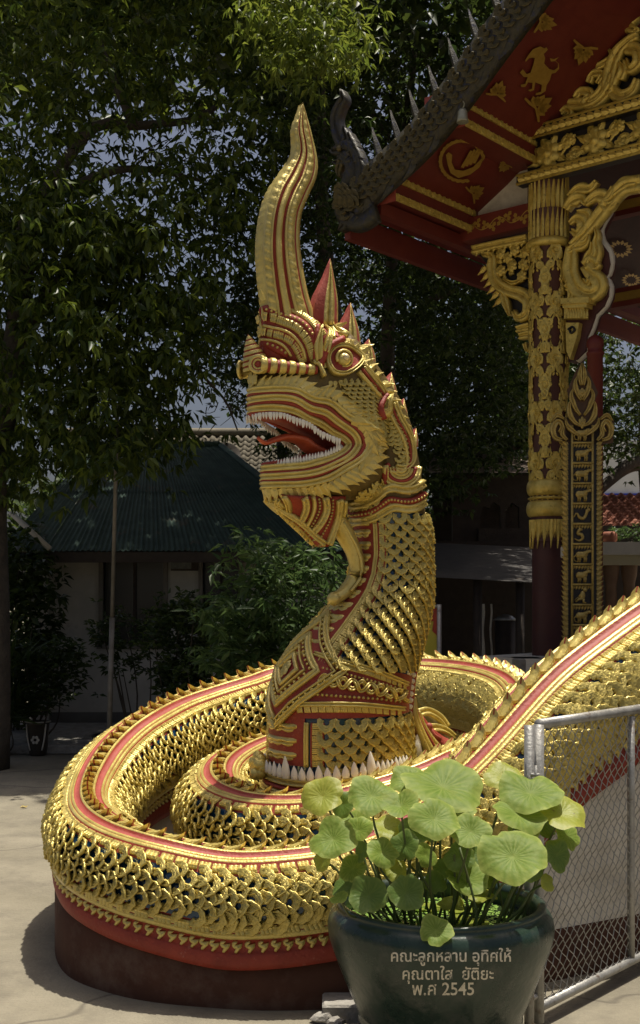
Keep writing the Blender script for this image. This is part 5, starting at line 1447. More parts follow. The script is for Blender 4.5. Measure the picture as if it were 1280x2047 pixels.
for pts, r in (([(790, 100), (840, 60), (880, 100), (850, 170), (800, 150)], (.02, .06, .02)), ([(760, 0), (800, -60), (870, -80), (900, -40)], (.03, .06, .02)), ([(900, -40), (980, -100), (1060, -90), (1100, -160)], (.03, .06, .02)),
    ([(780, -90), (850, -150), (930, -150), (980, -200)], (.02, .05, .02)), ([(780, 290), (840, 260), (900, 240), (930, 180)], (.03, .05, .01)), ([(840, 20), (900, 30), (920, 60), (900, 90)], (.02, .05, .02)), ([(1000, -60), (1060, -20), (1120, -60)], (.02, .05, .02)), ([(1090, -110), (1180, -190), (1260, -200)], (.03, .06, .03))): bt(pts, r, 'leaf_scroll', rb_)
band(zz(750, 660, .03), zz(948, 650, .03), .045, .16, 'bracket_plinth', GOLDT, rb_); band(zz(755, 690, .03), zz(925, 685, .03), .035, .12, 'bracket_plinth', GOLDT, rb_); band(zz(760, 735, .02), zz(900, 730, .02), .10, .10, 'bracket_plinth', GOLDT, rb_)
for k in range(8): put('leaf_ornament', FLT, rb_, frYZ(zz(765 + k * 19, 770, .075), UPZ, E2, (.03, .08, .05)))
MB().poly([zz(x, y, .05) for x, y in ((750, 800), (845, 800), (830, 900), (780, 1060), (755, 1000))], -.06, E2).build('bracket_foot', [GOLDT], rb_, False)
bt([(770, 850), (800, 830), (815, 855), (790, 875), (780, 850)], (.008, .008), 'foot_curl', rb_, DARK, .02, PLAIN, .055)
# dark interior beams seen beyond the bracket
for zq, s0 in ((420, .95), (600, .95)):
    s, z = fs(1225, zq, -.9); band(FP(s - .1, -.9, z), FP(s + 2.5, -.9, z - .0), .16, .1, 'inner_beam', TRED); band(FP(s - .1, -.84, z), FP(s + 2.5, -.84, z), .07, .02, 'inner_beam_gilding', PRINT)
# second column row and rear wall of the hall
for s in (2.9,): MB().lathe([(cr, PLAT), (cr, 5.0)], FP(s, 0, 0), 24).build('column_shaft', [MAROON], porch)
band(FP(.4, -4.6, 3.2), FP(7.0, -4.6, 3.2), 4.2, .2, 'hall_wall', mat('shaded_wall_red', (.02, .006, .005), None, .8))  # darkness of the unlit hall is put into the wall colour

# ------------------------------------------------------------------ serpent bargeboard along the roof edge
bg_ = thing('roof_serpent', 'weathered mosaic roof serpent with raised crested head running up the eave edge', 'roof ornament', tuple(RP(Lo[0], TB)))
SP = [RP(s, TB + .05, .10 + .02 * math.sin(s * 5)) for s in np.linspace(Lo[0], 3.3, 60)]; SP = np.array(SP)
MB().tube(SP, .05, N=np.tile(E2, (60, 1)), h=.05, sides=10).build('spine', [NAGAD], bg_)
sd = nz(SP[20] - SP[5]); sn = nz(np.cross(E2, sd)); sn = sn if sn[2] > 0 else -sn
MB().tube(SP - sn * .02, .15, N=np.tile(E2, (60, 1)), h=.05, prof=[(1, -1), (1, .6), (.3, 1), (-.3, 1), (-1, .6), (-1, -1)]).build('serpent_body', [NAGAD], bg_)
TS = scalemesh('mosaic_scale', [NAGAG], 9); FSP = leafshape('roof_flame', [NAGAD], .45)
L_ = np.linalg.norm(np.diff(SP, axis=0), axis=1).sum(); n_s = 66
for k in range(n_s):
    q = SP[0] + (SP[-1] - SP[0]) * 0; i = k / n_s * 59; j = int(i); q = SP[j] * (1 - i + j) + SP[min(59, j + 1)] * (i - j)
    for w in (-.10, -.035, .03): put('mosaic_scale', TS, bg_, frYZ(q + sn * (w + (.032 if k % 2 else 0)) + E2 * .042, -sd, E2, .085))
for k in range(24):
    i = (k + 1.2) / 24 * 58; j = int(i); q = SP[j] * (1 - i + j) + SP[min(59, j + 1)] * (i - j)
    put('roof_flame', FSP, bg_, frYZ(q + sn * .11, sn * .85 + UPZ * .5, E2, (.055, .27, .10)))
for k in range(20):
    i = (k + .7) / 20 * 58; j = int(i); q = SP[j] * (1 - i + j) + SP[min(59, j + 1)] * (i - j)
    put('eave_flame', FSP, bg_, frYZ(q - sn * .13 + E2 * .02, -sn * .5 - sd * .8, E2, (.09, .17, .10)))
z1 = lambda x, y, t=TB + .05: fpx(440 + x / 2.783, 180 + y / 2.783, t)
def nt(pts, r, name, m=NAGAD, h=None):
    P = spline([z1(x, y) for x, y in pts], 28); MB().tube(P, np.interp(np.arange(28), np.linspace(0, 27, len(r)), r), N=np.tile(E2, (28, 1)), h=h or .06, prof=BANDP).build(name, [m], bg_)
nt([(860, 640), (780, 690), (720, 660), (715, 590), (745, 510), (760, 430), (735, 370), (690, 340)], (.14, .14, .14, .12, .11, .10, .09, .08), 'neck'); nt([(740, 350), (700, 330), (650, 345), (636, 335)], (.09, .08, .05, .02), 'upper_jaw'); nt([(740, 375), (700, 395), (665, 410), (650, 400)], (.06, .05, .03, .015), 'lower_jaw')
nt([(690, 300), (665, 240), (655, 160), (680, 90), (700, 60), (692, 5)], (.06, .055, .045, .05, .035, .004), 'crest_horn'); nt([(720, 330), (715, 270), (705, 210)], (.05, .04, .004), 'mane'); nt([(755, 340), (740, 290), (735, 240)], (.05, .04, .004), 'mane'); nt([(785, 400), (770, 340), (765, 300)], (.045, .035, .004), 'mane'); nt([(800, 480), (800, 420), (790, 380)], (.04, .03, .004), 'mane')
nt([(690, 400), (675, 450), (680, 490)], (.03, .03, .005), 'beard', NAGAG); nt([(720, 700), (705, 750), (680, 790)], (.06, .05, .005), 'tail_flame'); nt([(770, 700), (745, 750), (720, 770)], (.06, .04, .005), 'tail_flame')
for k in range(10): put('mosaic_scale', TS, bg_, frYZ(z1(700 + 26 * (k % 4), 640 - 34 * (k // 4) + 40) + E2 * .06, UPZ, E2, .10))
MB().ball(z1(690, 338) + E2 * .06, .025, 8, 5).build('eye', [NAGAG], bg_)
# small bell hanging from the eave
bp = W(925, 232, 8.75); bell = thing('eave_bell', 'small grey bronze bell hanging by a hook from the eave', 'bell', tuple(bp))
MB().lathe([(.0, .055), (.022, .052), (.034, .03), (.038, -.02), (.045, -.045), (.041, -.047), (.0, -.03)], bp, 18).build('bell_body', [BRONZE], bell)
MB().tube(spline([bp + UPZ * .05, bp + UPZ * .09 + E1 * .015, bp + UPZ * .13 - E1 * .015, bp + UPZ * .17 + E1 * .01, bp + UPZ * .2 + E1 * .06], 16), .005, 6).build('hook', [BRONZE], bell)
# tall carved plank with animal panels
LD = 8.75
lad = thing('carved_ladder', 'tall gilded plank carved with a column of animal panels between flame borders', 'carving', tuple(W(1164, 1290, LD)))
LN = np.array((-.05, -1, 0)); LN = nz(LN); LX = nz(np.cross(LN, UPZ)) * 1; LX = LX if LX[0] > 0 else -LX
def lp(px, py, o=0.0): return on_plane(px, py, W(1164, 1000, LD) + LN * o, LN)
GOLDL = mat('gold_aged', (0.36, 0.26, 0.07), (0.52, 0.39, 0.12), 0.42, 0.35, 25, 0.5, 120)
FLL = leafshape('flame_leaf', [GOLDL], .5); scrL = kanok('scroll', [GOLDL]); rosL = rosette('rosette', [GOLDL])
MB().poly([lp(1132, 1330), lp(1199, 1330), lp(1199, 850), lp(1132, 850)], -.03, LN).build('back_board', [DARK], lad, False)
for px in (1144, 1185): MB().tube([lp(px, 1330, .012), lp(px, 850, .012)], .0095, 6).build('stile', [GOLDL], lad)
for k in range(12):
    y = 885 + k * 40.5; MB().tube([lp(1144, y, .014), lp(1186, y, .014)], .0085, 6).build('rung', [GOLDL], lad)
    for j in range(7): put('flame_leaf', FLL, lad, frYZ(lp(1148 + j * 5.8, y + 3, .006), -UPZ, LN, (.02, .03, .03)))
def animal(cx, cy, kind):
    mb = MB(); s = 1.0
    P = lambda x, y, o=.012: lp(cx + x, cy + y, o)
    def el(x, y, rx, ry, o=.012): 
        V, F, M_ = MB().ball((0, 0, 0), (rx * .00365, .014, ry * .00365), 9, 6).arr(); R = np.array((LX, -LN, UPZ)).T; mb.add(V @ R.T + P(x, y, o), F)
    def lg(pts, r): mb.tube([P(x, y) for x, y in pts], np.linspace(r[0], r[1], len(pts)) * .00365, 6)
    if kind in ('dragon', 'snake'):
        pts = [(-14, 8), (-6, 12), (2, 8), (0, 0), (-8, -2), (-4, -10)] if kind == 'snake' else [(-16, 6), (-10, -2), (-4, 6), (4, 8), (9, 0), (12, -9)]
        Q = spline([P(x, y) for x, y in pts], 22); mb.tube(Q, np.interp(np.arange(22), [0, 10, 18, 21], [1, 3.4, 3, 4]) * .00365, 7); x, y = pts[-1]; el(x + 2, y, 4.5, 3); lg([(x, y - 2), (x + 1, y - 8)], (1.6, .4))
    elif kind == 'monkey':
        el(2, 0, 5.5, 9); el(7, -11, 4.5, 4.5); lg([(3, 6), (-6, 8), (-12, 13)], (3, 1.5)); lg([(4, 7), (4, 14), (9, 15)], (3, 1.6)); lg([(0, -4), (-5, 2), (-2, 6)], (2, 1.3)); lg([(0, 8), (-8, 4), (-14, 10)], (1.2, .8))
    else:
        bx = {'ox': 13, 'rat': 10, 'tiger': 13, 'rabbit': 11, 'horse': 11, 'goat': 10}[kind]
        el(0, 0, bx, 6.5); el(-bx * .5, .5, 7, 7); el(bx * .6, -1, 6, 6.5)
        hx, hy = bx + 3, -8; lg([(bx * .6, -2), (hx, hy)], (4.6, 3)); el(hx + 2, hy + 1, 4.6, 3.2)
        for dx in (-bx * .7, -bx * .35, bx * .45, bx * .75): lg([(dx, 3), (dx + 1.2, 9), (dx, 15)], (2.6, 1.4))
        if kind in ('rabbit', 'goat', 'ox'): lg([(hx - 1, hy - 2), (hx - 3, hy - 9)], (1.6, .5)); lg([(hx + 1, hy - 2), (hx + 2, hy - 8)], (1.6, .5))
        if kind in ('tiger', 'horse', 'rat'): lg([(-bx, 0), (-bx - 5, 5), (-bx - 3, 12), (-bx + 4, 14)], (1.6, .8)); 
    return mb.build('animal_relief', [GOLDL], lad)
for k, kd in enumerate(('rat', 'ox', 'tiger', 'rabbit', 'dragon', 'snake', 'horse', 'goat', 'monkey', 'rat')): animal(1163, 866 + k * 40.5, kd)
for k in range(44):
    y = 890 + k * 10
    for sg, px in ((-1, 1134), (1, 1195)):
        put('flame_leaf', FLL, lad, frYZ(lp(px, y, .004), UPZ * .8 + LX * sg * .55, LN, (.034 * sg, .055, .04)))
        put('scroll', scrL, lad, frYZ(lp(px - sg * 1, y + 4, .004), UPZ * .5 + LX * sg * .8, LN, (.034 * sg, .040, .04)))
fin_out = [(1128, 885), (1108, 880), (1104, 850), (1115, 830), (1135, 835), (1140, 800), (1135, 780), (1150, 745), (1163, 722), (1178, 745), (1196, 785), (1190, 800), (1196, 835), (1215, 825), (1228, 840), (1226, 885), (1200, 888)]
MB().poly([lp(x, y) for x, y in fin_out], -.03, LN).build('finial_board', [mat('finial_ground', (.07, .035, .015), (.10, .05, .02), .6, 0, 20)], lad, False)
def ls(pts, r, o=.012):
    P = spline([lp(x, y, o) for x, y in pts], 20); MB().tube(P, np.interp(np.arange(20), np.linspace(0, 19, len(r)), r), N=np.tile(LN, (20, 1)), h=.02, prof=BANDP).build('finial_scroll', [GOLDL], lad)
for sg in (1, -1):
    X = lambda q: [(1164 + sg * x, y) for x, y in q]
    for q, r in (([(4, 850), (14, 845), (24, 830), (26, 810), (20, 800)], (.01, .022, .006)), ([(4, 830), (14, 815), (22, 790), (16, 775)], (.01, .02, .005)), ([(2, 800), (10, 785), (14, 765), (8, 750)], (.01, .02, .004)), ([(6, 870), (18, 862), (30, 850), (34, 836)], (.01, .02, .006)),
                 ([(40, 880), (54, 874), (58, 855), (48, 842), (40, 852), (46, 864)], (.012, .024, .012)), ([(36, 838), (50, 830), (60, 842)], (.008, .018, .006)), ([(30, 880), (40, 868), (36, 852)], (.01, .018, .006)), ([(2, 770), (5, 750), (1, 726)], (.012, .018, .002))): ls(X(q), r)
put('rosette', rosL, lad, frYZ(lp(1164, 785, .02), UPZ, LN, (.035, .035, .05))); put('rosette', rosL, lad, frYZ(lp(1164, 845, .02), UPZ, LN, (.03, .045, .05)))
# red round post behind it
rp = W(1190, 1290, 9.35); rpt = thing('round_post', 'plain dark red round post with a domed cap behind the carved plank', 'post', tuple(rp))
rz = EYE + (HOR - 670) / FPX * 9.35
MB().lathe([(.06, PLAT), (.06, rz - .16), (.068, rz - .155), (.068, rz - .135), (.058, rz - .13), (.058, rz - .10), (.066, rz - .085), (.066, rz - .05), (.05, rz - .02), (.02, rz)], (rp[0], rp[1], 0), 24).build('post_shaft', [TRED], rpt)
# grey pedestal block at the platform corner, small white box on the column
pd = W(1052, 1325, 9.4); tag(MB().box((pd[0], pd[1], PLAT - .5), (.24, .3, 1.0 + .0), bev=.01).build('pedestal', [STONE], None, False), 'grey stone pedestal block at the foot of the maroon column', 'pedestal')
sb = W(1128, 1104, 9.55); tag(MB().box(sb, (.05, .03, .09), bev=.006).build('switch_box', [WHITEW], None, False), 'small white electrical box on the maroon column foot', 'electrical box')
# yellow notice board behind the neck
yb = thing('notice_board', 'yellow board with red scroll corners in a steel frame behind the neck', 'board', tuple(W(865, 1310, 8.7)))
YEL = mat('board_yellow', (0.40, 0.36, 0.03), (0.46, 0.40, 0.05), 0.6)
c = W(838, 1300, 8.7); a_ = W(800, 1214, 8.7); b_ = W(878, 1216, 8.7); lo = .35
MB().poly([(a_[0], 8.7, lo), (b_[0], 8.7, lo), (b_[0], 8.7, a_[2]), (a_[0], 8.7, a_[2])], .012, (0, 1, 0)).build('panel', [YEL], yb, False)
for s in (0, 1):
    x = b_[0] if s else a_[0]; sg = -1 if s else 1
    MB().tube([(x, 8.695, .0), (x, 8.695, a_[2] + .02)], .018, 8).build('frame_post', [STEEL], yb)
    MB().poly([(x, 8.694, a_[2]), (x + sg * .11, 8.694, a_[2]), (x + sg * .07, 8.694, a_[2] - .05), (x + sg * .085, 8.694, a_[2] - .10), (x + sg * .04, 8.694, a_[2] - .10), (x + sg * .05, 8.694, a_[2] - .17), (x, 8.694, a_[2] - .22)]).build('corner_scroll', [RED], yb, False)
MB().tube([(a_[0], 8.695, a_[2] + .005), (b_[0], 8.695, a_[2] + .005)], .012, 8).build('frame_rail', [STEEL], yb)
# ------------------------------------------------------------------ houses behind
HW = mat('house_white', (0.42, 0.40, 0.35), (0.52, 0.49, 0.43), 0.9, 0, 3, 0.1, 40, spots=((0.22, 0.19, 0.15), 3, 0.6, 0.8))
HG = mat('house_skirting', (0.13, 0.12, 0.11), (0.17, 0.16, 0.14), 0.9, 0, 4)
GRF = mat('green_metal_roof', (0.03, 0.062, 0.048), (0.06, 0.105, 0.08), 0.85, 0, 5, 0.1, 40, spots=((0.14, 0.11, 0.075), 3, 0.58, 0.7))
BTILE = mat('brown_cement_tile', (0.105, 0.09, 0.06), (0.17, 0.145, 0.10), 0.85, 0, 6, 0.4, 60, spots=((0.08, 0.07, 0.05), 3, 0.55, 0.7))
TERR = mat('terracotta_tile', (0.26, 0.085, 0.045), (0.34, 0.13, 0.075), 0.8, 0, 6, 0.2, 60)
GLASSD = mat('dark_window', (0.008, 0.008, 0.008), (0.014, 0.014, 0.013), 0.25, 0, 4)
FRM = mat('grey_timber', (0.14, 0.12, 0.10), (0.18, 0.16, 0.13), 0.7, 0, 8)
DWOOD = mat('dark_timber', (0.035, 0.025, 0.018), (0.055, 0.04, 0.03), 0.75, 0, 8, 0.3, 40)
HD = 14.6
house = thing('green_roofed_house', 'low white house with dark windows under a patched green metal roof', 'house', tuple(W(300, 1445, HD)))
def hx(px): return (px - 640) / FPX * HD
def hz(py, d=HD): return EYE - (py - HOR) / FPX * d
wx0, wx1 = hx(100), hx(720)
# wall built round its openings
ops = [(hx(203), hx(332), hz(1292), hz(1112)), (hx(402), hx(482), hz(1292), hz(1120))]
mb = MB(); xs = [wx0] + [v for o in ops for v in o[:2]] + [wx1]
for i in range(0, len(xs), 2): mb.box(((xs[i] + xs[i + 1]) / 2, HD + .1, 1.2), (xs[i + 1] - xs[i], .2, 2.4))
for x0, x1, z0, z1_ in ops:
    mb.box(((x0 + x1) / 2, HD + .1, z0 / 2), (x1 - x0, .2, z0)); mb.box(((x0 + x1) / 2, HD + .1, (z1_ + 2.4) / 2), (x1 - x0, .2, 2.4 - z1_))
mb.box((wx0 - .1, HD + 2, 1.2), (.2, 4.2, 2.4)); mb.box((wx1 + .1, HD + 2, 1.2), (.2, 4.2, 2.4)); mb.box(((wx0 + wx1) / 2, HD + 4.2, 1.2), (wx1 - wx0 + .4, .2, 2.4))
mb.build('wall', [HW], house, False)
MB().box(((wx0 + wx1) / 2, HD - .012, .12), (wx1 - wx0 + .03, .03, .24)).build('skirting', [HG], house, False)
for x0, x1, z0, z1_ in ops:
    w = MB()
    for a, b in (((x0, z0), (x1, z0)), ((x0, z1_), (x1, z1_))): w.box(((a[0] + b[0]) / 2, HD - .01, a[1]), (x1 - x0 + .10, .08, .06))
    for x in (x0, x1): w.box((x, HD - .012, (z0 + z1_) / 2), (.05, .08, z1_ - z0 - .06))
    wo = w.build('window', [FRM], house, False)
    MB().box(((x0 + x1) / 2, HD + .12, (z0 + z1_) / 2), (x1 - x0 - .05, .02, z1_ - z0 - .06)).build('pane', [GLASSD], wo, False)
    MB().box(((x0 + x1) / 2, HD + .09, (z0 + z1_) / 2), (.035, .03, z1_ - z0 - .06)).build('mullion', [DWOOD], wo, False)
# corrugated roof sheets, each a piece
Ex0, Ex1, Ez, Ed = hx(20), hx(700), hz(1102, 14.0), 14.0; Rx0, Rx1, Rz, Rd = hx(110), (440 - 640) / FPX * 17.4, hz(893, 17.4), 17.4
ns = 22
for k in range(ns):
    for hb in range(2):
        mb = MB(); G = []
        u0, u1 = k / ns, (k + 1) / ns
        for i in range(13):
            u = u0 + (u1 - u0) * i / 12 * 1.01; r = []
            for v in ((0, .53) if hb == 0 else (.5, 1.0)):
                x = (Ex0 + (Ex1 - Ex0) * u) * (1 - v) + (Rx0 + (Rx1 - Rx0) * u) * v
                r.append((x, Ed + (Rd - Ed) * v, Ez + (Rz - Ez) * v + .014 * math.cos(i / 12 * 6 * math.pi) + .012 * (hb) + .004 * (k % 3)))
            G.append(r)
        mb.grid(np.array(G)); mb.build('roof_sheet', [GRF], house)
MB().add([(Ex1, Ed, Ez), (Ex1, Ed + 6, Ez), (Rx1, Rd, Rz)], [(0, 1, 2)]).build('roof_hip', [GRF], house, False)
MB().add([(Ex0, Ed, Ez), (Ex1, Ed, Ez), (Ex1, Ed + 6.5, Ez), (Ex0, Ed + 6.5, Ez)], [(3, 2, 1, 0)]).build('eave_lining', [DWOOD], house, False)
MB().add([(Rx0, Rd, Rz), (Rx1, Rd, Rz), (Ex1, Ed + 6.5, Ez), (Ex0, Ed + 6.5, Ez)], [(0, 1, 2, 3)]).build('rear_roof', [GRF], house, False)
band_ = lambda a, b, r, n, m, p: MB().tube(np.linspace(a, b, 3), r, 6).build(n, [m], p)
MB().box(((Ex0 + Ex1) / 2, Ed + .03, Ez - .07), (Ex1 - Ex0, .04, .12)).build('fascia', [DWOOD], house, False)
band_(np.array((Rx0, Rd, Rz + .02)), np.array((Rx1, Rd, Rz + .02)), .06, 'ridge_cap', GRF, house); band_(np.array((Rx1, Rd, Rz + .02)), np.array((Ex1, Ed, Ez + .02)), .05, 'hip_cap', GRF, house)
band_(W(22, 1025, 13.8), W(100, 1097, 13.6), .035, 'barge_board', HW, house)
tag(MB().box(W(369, 1126, HD - .05), (.33, .03, .18), bev=.004).build('framed_picture', [DWOOD], None, False), 'dark framed picture hung between the two windows of the house', 'picture')
fp = bpy.data.objects['framed_picture']
MB().box(W(362, 1127, HD - .068), (.25, .004, .12)).build('print', [mat('print_grey', (.10, .11, .10), (.22, .22, .2), .5, 0, 14)], fp, False)
tag(MB().tube([W(103, 1240, HD - .05), W(103, 1105, HD - .05)], .012, 6).box(W(103, 1241, HD - .06), (.05, .04, .06)).build('conduit', [HW]), 'thin white conduit with a small box down the house corner', 'conduit')
tag(MB().box((hx(400), 13.6, .06), (7.6, 1.9, .12), bev=.02).build('house_step', [STONE], None, False), 'long low concrete apron along the front of the white house', 'step')
struct(MB().box((-5.0, 12.55, .05), (8.2, .22, .10), bev=.015).build('kerb', [STONE], None, False))
# brown tiled house behind
bh = thing('brown_tiled_house', 'house with a weathered brown wavy tile roof behind the green roof', 'house', (-1.6, 22, 0))
MB().box((-1.7, 23.2, 1.4), (6.4, 3.4, 2.8)).build('wall', [HW], bh, False)
T0, T1_ = W(300, 1035, 20.6), W(300, 868, 23.4)
def tmesh(name, m, w=.16, l=.2):
    mb = MB(); G = []
    for i in range(7):
        u = i / 6; G.append([((u - .5) * w, v * l, .030 * math.sin(u * 2 * math.pi) + (.014 if v == 0 else 0) - (.02 if q else 0)) for v, q in ((0, 1), (0, 0), (1.12, 0))])
    mb.grid(np.array(G)[::-1]); return mb.data(name, [m])
TILEB, TILET = tmesh('roof_tile', BTILE), tmesh('roof_tile', TERR, .15, .17)
dn = nz((0, T1_[1] - T0[1], T1_[2] - T0[2])); nn = nz(np.cross((1, 0, 0), dn)); rl = math.hypot(T1_[1] - T0[1], T1_[2] - T0[2]); it = []
for r in range(int(rl / .2)):
    for c_ in range(-4, 24):
        p = np.array((-3.0 + c_ * .16, T0[1], T0[2])) + dn * (r * .2)
        it.append((TILEB, fr(p, (1, 0, 0), dn, nn, random.uniform(.98, 1.03)), bh))
pieces('roof_tile', it, 260)
MB().grid(np.array([[(-3.8, T0[1], T0[2] - .03), (-3.8, T1_[1], T1_[2] - .03)], [(1.2, T0[1], T0[2] - .03), (1.2, T1_[1], T1_[2] - .03)]])[::-1]).build('roof_deck', [DWOOD], bh, False)
MB().grid(np.array([[(-3.8, T1_[1], T1_[2] - .03), (-3.8, 26, T0[2])], [(1.2, T1_[1], T1_[2] - .03), (1.2, 26, T0[2])]])[::-1]).build('rear_roof', [BTILE], bh, False)
band_(T1_ + np.array((-2, 0, .03)), T1_ + np.array((3.6, 0, .03)), .09, 'ridge_cap', BTILE, bh)
# satellite dish
dc = W(456, 908, 19.0); dish = thing('satellite_dish', 'dark round satellite dish on a pole between the two roofs', 'satellite dish', (dc[0], dc[1], 0))
MB().lathe([(.001, -.05), (.1, -.04), (.17, -.01), (.205, .03), (.20, .03), (.1, -.028), (.001, -.035)], dc, 28, axis=(.35, -.8, .5)).build('reflector', [DWOOD], dish)
MB().tube([(dc[0], dc[1] + .05, 0), (dc[0], dc[1] + .05, dc[2] - .05)], .025, 8).build('mast', [STEEL], dish); MB().tube([dc + (.02, -.03, -.15), dc + (.10, -.25, .0)], .01, 6).build('feed_arm', [STEEL], dish)
# pole left
pb0, pb1 = W(217, 1455, 11.6), W(233, 900, 11.6); pb0[2] = 0
tag(MB().tube([pb0, pb0 + (pb1 - pb0) * .47], .026, 10).tube([pb0 + (pb1 - pb0) * .47, pb1, pb1 + (pb1 - pb0) * .15], .019, 10).build('flag_pole', [mat('pole_grey', (.16, .14, .11), (.24, .22, .19), .6, .2, 8)]), 'tall thin weathered grey pole in front of the white house', 'pole')
# dim house at the right, behind the neck: arched verandah and lean-to roof
ph_ = thing('arched_house', 'shaded brown timber house with pointed arches on its verandah', 'house', tuple(W(960, 1290, 17)))
PD = 17.0
def wp(px, py, d=PD): return W(px, py, d)
arch = [[(960, 1092), (960, 1030), (968, 1012), (978, 1016), (988, 1004), (1000, 1012), (1003, 1092)], [(1011, 1092), (1011, 1020), (1024, 1005), (1038, 1014), (1040, 1092)]]
outer = [(905, 950), (1075, 950), (1075, 1092), (1040, 1092)] + arch[1][::-1][1:-1] + [(1011, 1092), (1003, 1092)] + arch[0][::-1][1:-1] + [(960, 1092), (905, 1092)]
MB().poly([wp(x, y) for x, y in outer], .12, (0, 1, 0)).build('arched_screen', [DWOOD], ph_, False)
MB().box(wp(990, 1050, 19.4), (2.0, .1, 1.8)).build('inner_wall', [WHITEW], ph_, False); MB().box(wp(1000, 1072, 16.95), (.62, .06, .22)).build('railing', [DWOOD], ph_, False)
MB().box(wp(990, 1140, 18.2), (1.9, .2, 3.0)).build('lower_wall', [DWOOD], ph_, False)
rA, rB = wp(850, 945, 16.6), wp(1080, 945, 16.6); rC, rD = wp(1060, 872, 19), wp(880, 872, 19)
MB().add([rA, rB, rC, rD], [(0, 1, 2, 3)]).build('roof', [mat('rusted_sheet', (.17, .125, .09), (.24, .185, .14), .8, 0, 5, .2, 40)], ph_, False)
lr = [wp(800, 1150, 13.0), wp(1075, 1165, 13.0), wp(1075, 1092, 16.4), wp(810, 1080, 16.4)]
MB().add(lr, [(0, 1, 2, 3)]).build('lean_to_roof', [mat('old_sheet_roof', (.025, .022, .02), (.05, .043, .037), .75, 0, 6, .3, 40)], ph_, False)
for x in (868, 955, 1040): MB().tube([(wp(x, 1, 13.2)[0], 13.2, 0), (wp(x, 1, 13.2)[0], 13.2, wp(x, 1155, 13.2)[2])], .05, 8).build('post', [DWOOD], ph_)
MB().box(((lr[0][0] + lr[1][0]) / 2, 16.3, 1.2), (3.4, .1, 2.4)).build('rear_wall', [DWOOD], ph_, False)
cl = wp(968, 1275, 14.5); 
for k, (x, w, lb) in enumerate(((964, .055, 'narrow white cloth hanging in the shade under the lean-to roof'), (982, .022, 'thin white strip hanging beside the cloth under the lean-to roof'))):
    q = wp(x, 1255, 13.6); G = np.array([[(q[0] + w * (u - .5) + .008 * math.sin(v * 9), 13.6 + .02 * math.sin(u * 6 + v), q[2] - .38 + v * .65) for u in np.linspace(0, 1, 5)] for v in np.linspace(0, 1, 8)])
    tag(MB().grid(G).build('hanging_cloth', [WHITEW]), lb, 'cloth')
ub = wp(1010, 1236, 13.8); MBu = MB().lathe([(.001, .05), (.08, .03), (.14, -.02), (.135, -.022), (.001, .04)], ub, 14); tag(MBu.build('metal_bowl', [mat('bowl_alu', (.35, .35, .34), None, .35, .7)]), 'shallow metal bowl standing in the dark lean-to', 'bowl')
tag(MB().tube([(ub[0], ub[1], 0), (ub[0], ub[1], ub[2] - .02)], .12, 8).build('stand', [DWOOD]), 'dark stand under the shallow metal bowl', 'stand')
# white building with a blue line and tiled roof at the right edge
wb = thing('white_hall', 'white hall wall with a blue stripe beyond the red tiled roof', 'building', tuple(W(1260, 1200, 27)))
MB().box((8.2, 28.5, 2.6), (6, 3, 5.2 + .0)).build('wall', [mat('white_wall', (.62, .62, .60), (.7, .7, .68), .8, 0, 3)], wb, False)
zb0, zb1_ = W(1240, 999, 26.9)[2], W(1240, 986, 26.9)[2]
MB().box((8.2, 26.97, (zb0 + zb1_) / 2), (5.98, .05, zb1_ - zb0)).build('blue_stripe', [mat('blue_paint', (.02, .04, .42), None, .5)], wb, False)
th = thing('red_tiled_porch', 'low porch with orange red tiled roof and white beam at the right edge', 'porch', tuple(W(1250, 1290, 16)))
A0, A1 = W(1195, 1066, 17.6), W(1195, 998, 19.4); dn = nz(A1 - A0 - np.array(((A1 - A0)[0], 0, 0))); nn = nz(np.cross((1, 0, 0), dn)); it = []
for r in range(13):
    for c_ in range(14): it.append((TILET, fr(np.array((A0[0] + c_ * .15, A0[1], A0[2])) + dn * (r * .17), (1, 0, 0), dn, nn, 1), th))
pieces('roof_tile', it, 200)
MB().add([A0 + (-.2, 0, -.03), A0 + (2.4, 0, -.03), A0 + (2.4, 0, -.03) + dn * 2.3, A0 + (-.2, 0, -.03) + dn * 2.3], [(0, 1, 2, 3)]).build('roof_deck', [TERR], th, False)
MB().box(W(1300, 1097, 15.4) , (1.5, .3, .16)).build('beam', [HW], th, False); MB().box(W(1300, 1119, 15.5), (1.5, .2, .14)).build('ledge', [mat('cream_paint', (.42, .38, .26), None, .8)], th, False)
for x in (1222, 1258): MB().lathe([(.07, 0), (.075, W(1, 1135, 15.6)[2] - .2), (.10, W(1, 1135, 15.6)[2] - .1), (.11, W(1, 1130, 15.6)[2])], (W(x, 1, 15.6)[0], 15.6, 0), 14).build('post', [mat('ochre_paint', (.16, .09, .05), (.2, .12, .07), .7)], th)
MB().box(W(1290, 1210, 16.6), (1.8, .1, 2.2)).build('rear_wall', [DWOOD], th, False)
op = W(1219, 1074, 15.35); tag(MB().lathe([(.0, -.10), (.07, -.10), (.10, -.03), (.095, .04), (.075, .07), (.07, .07), (.085, .03), (.0, .0)], op, 18).build('clay_pot', [TERR]), 'round orange clay pot standing on the white porch beam', 'pot')

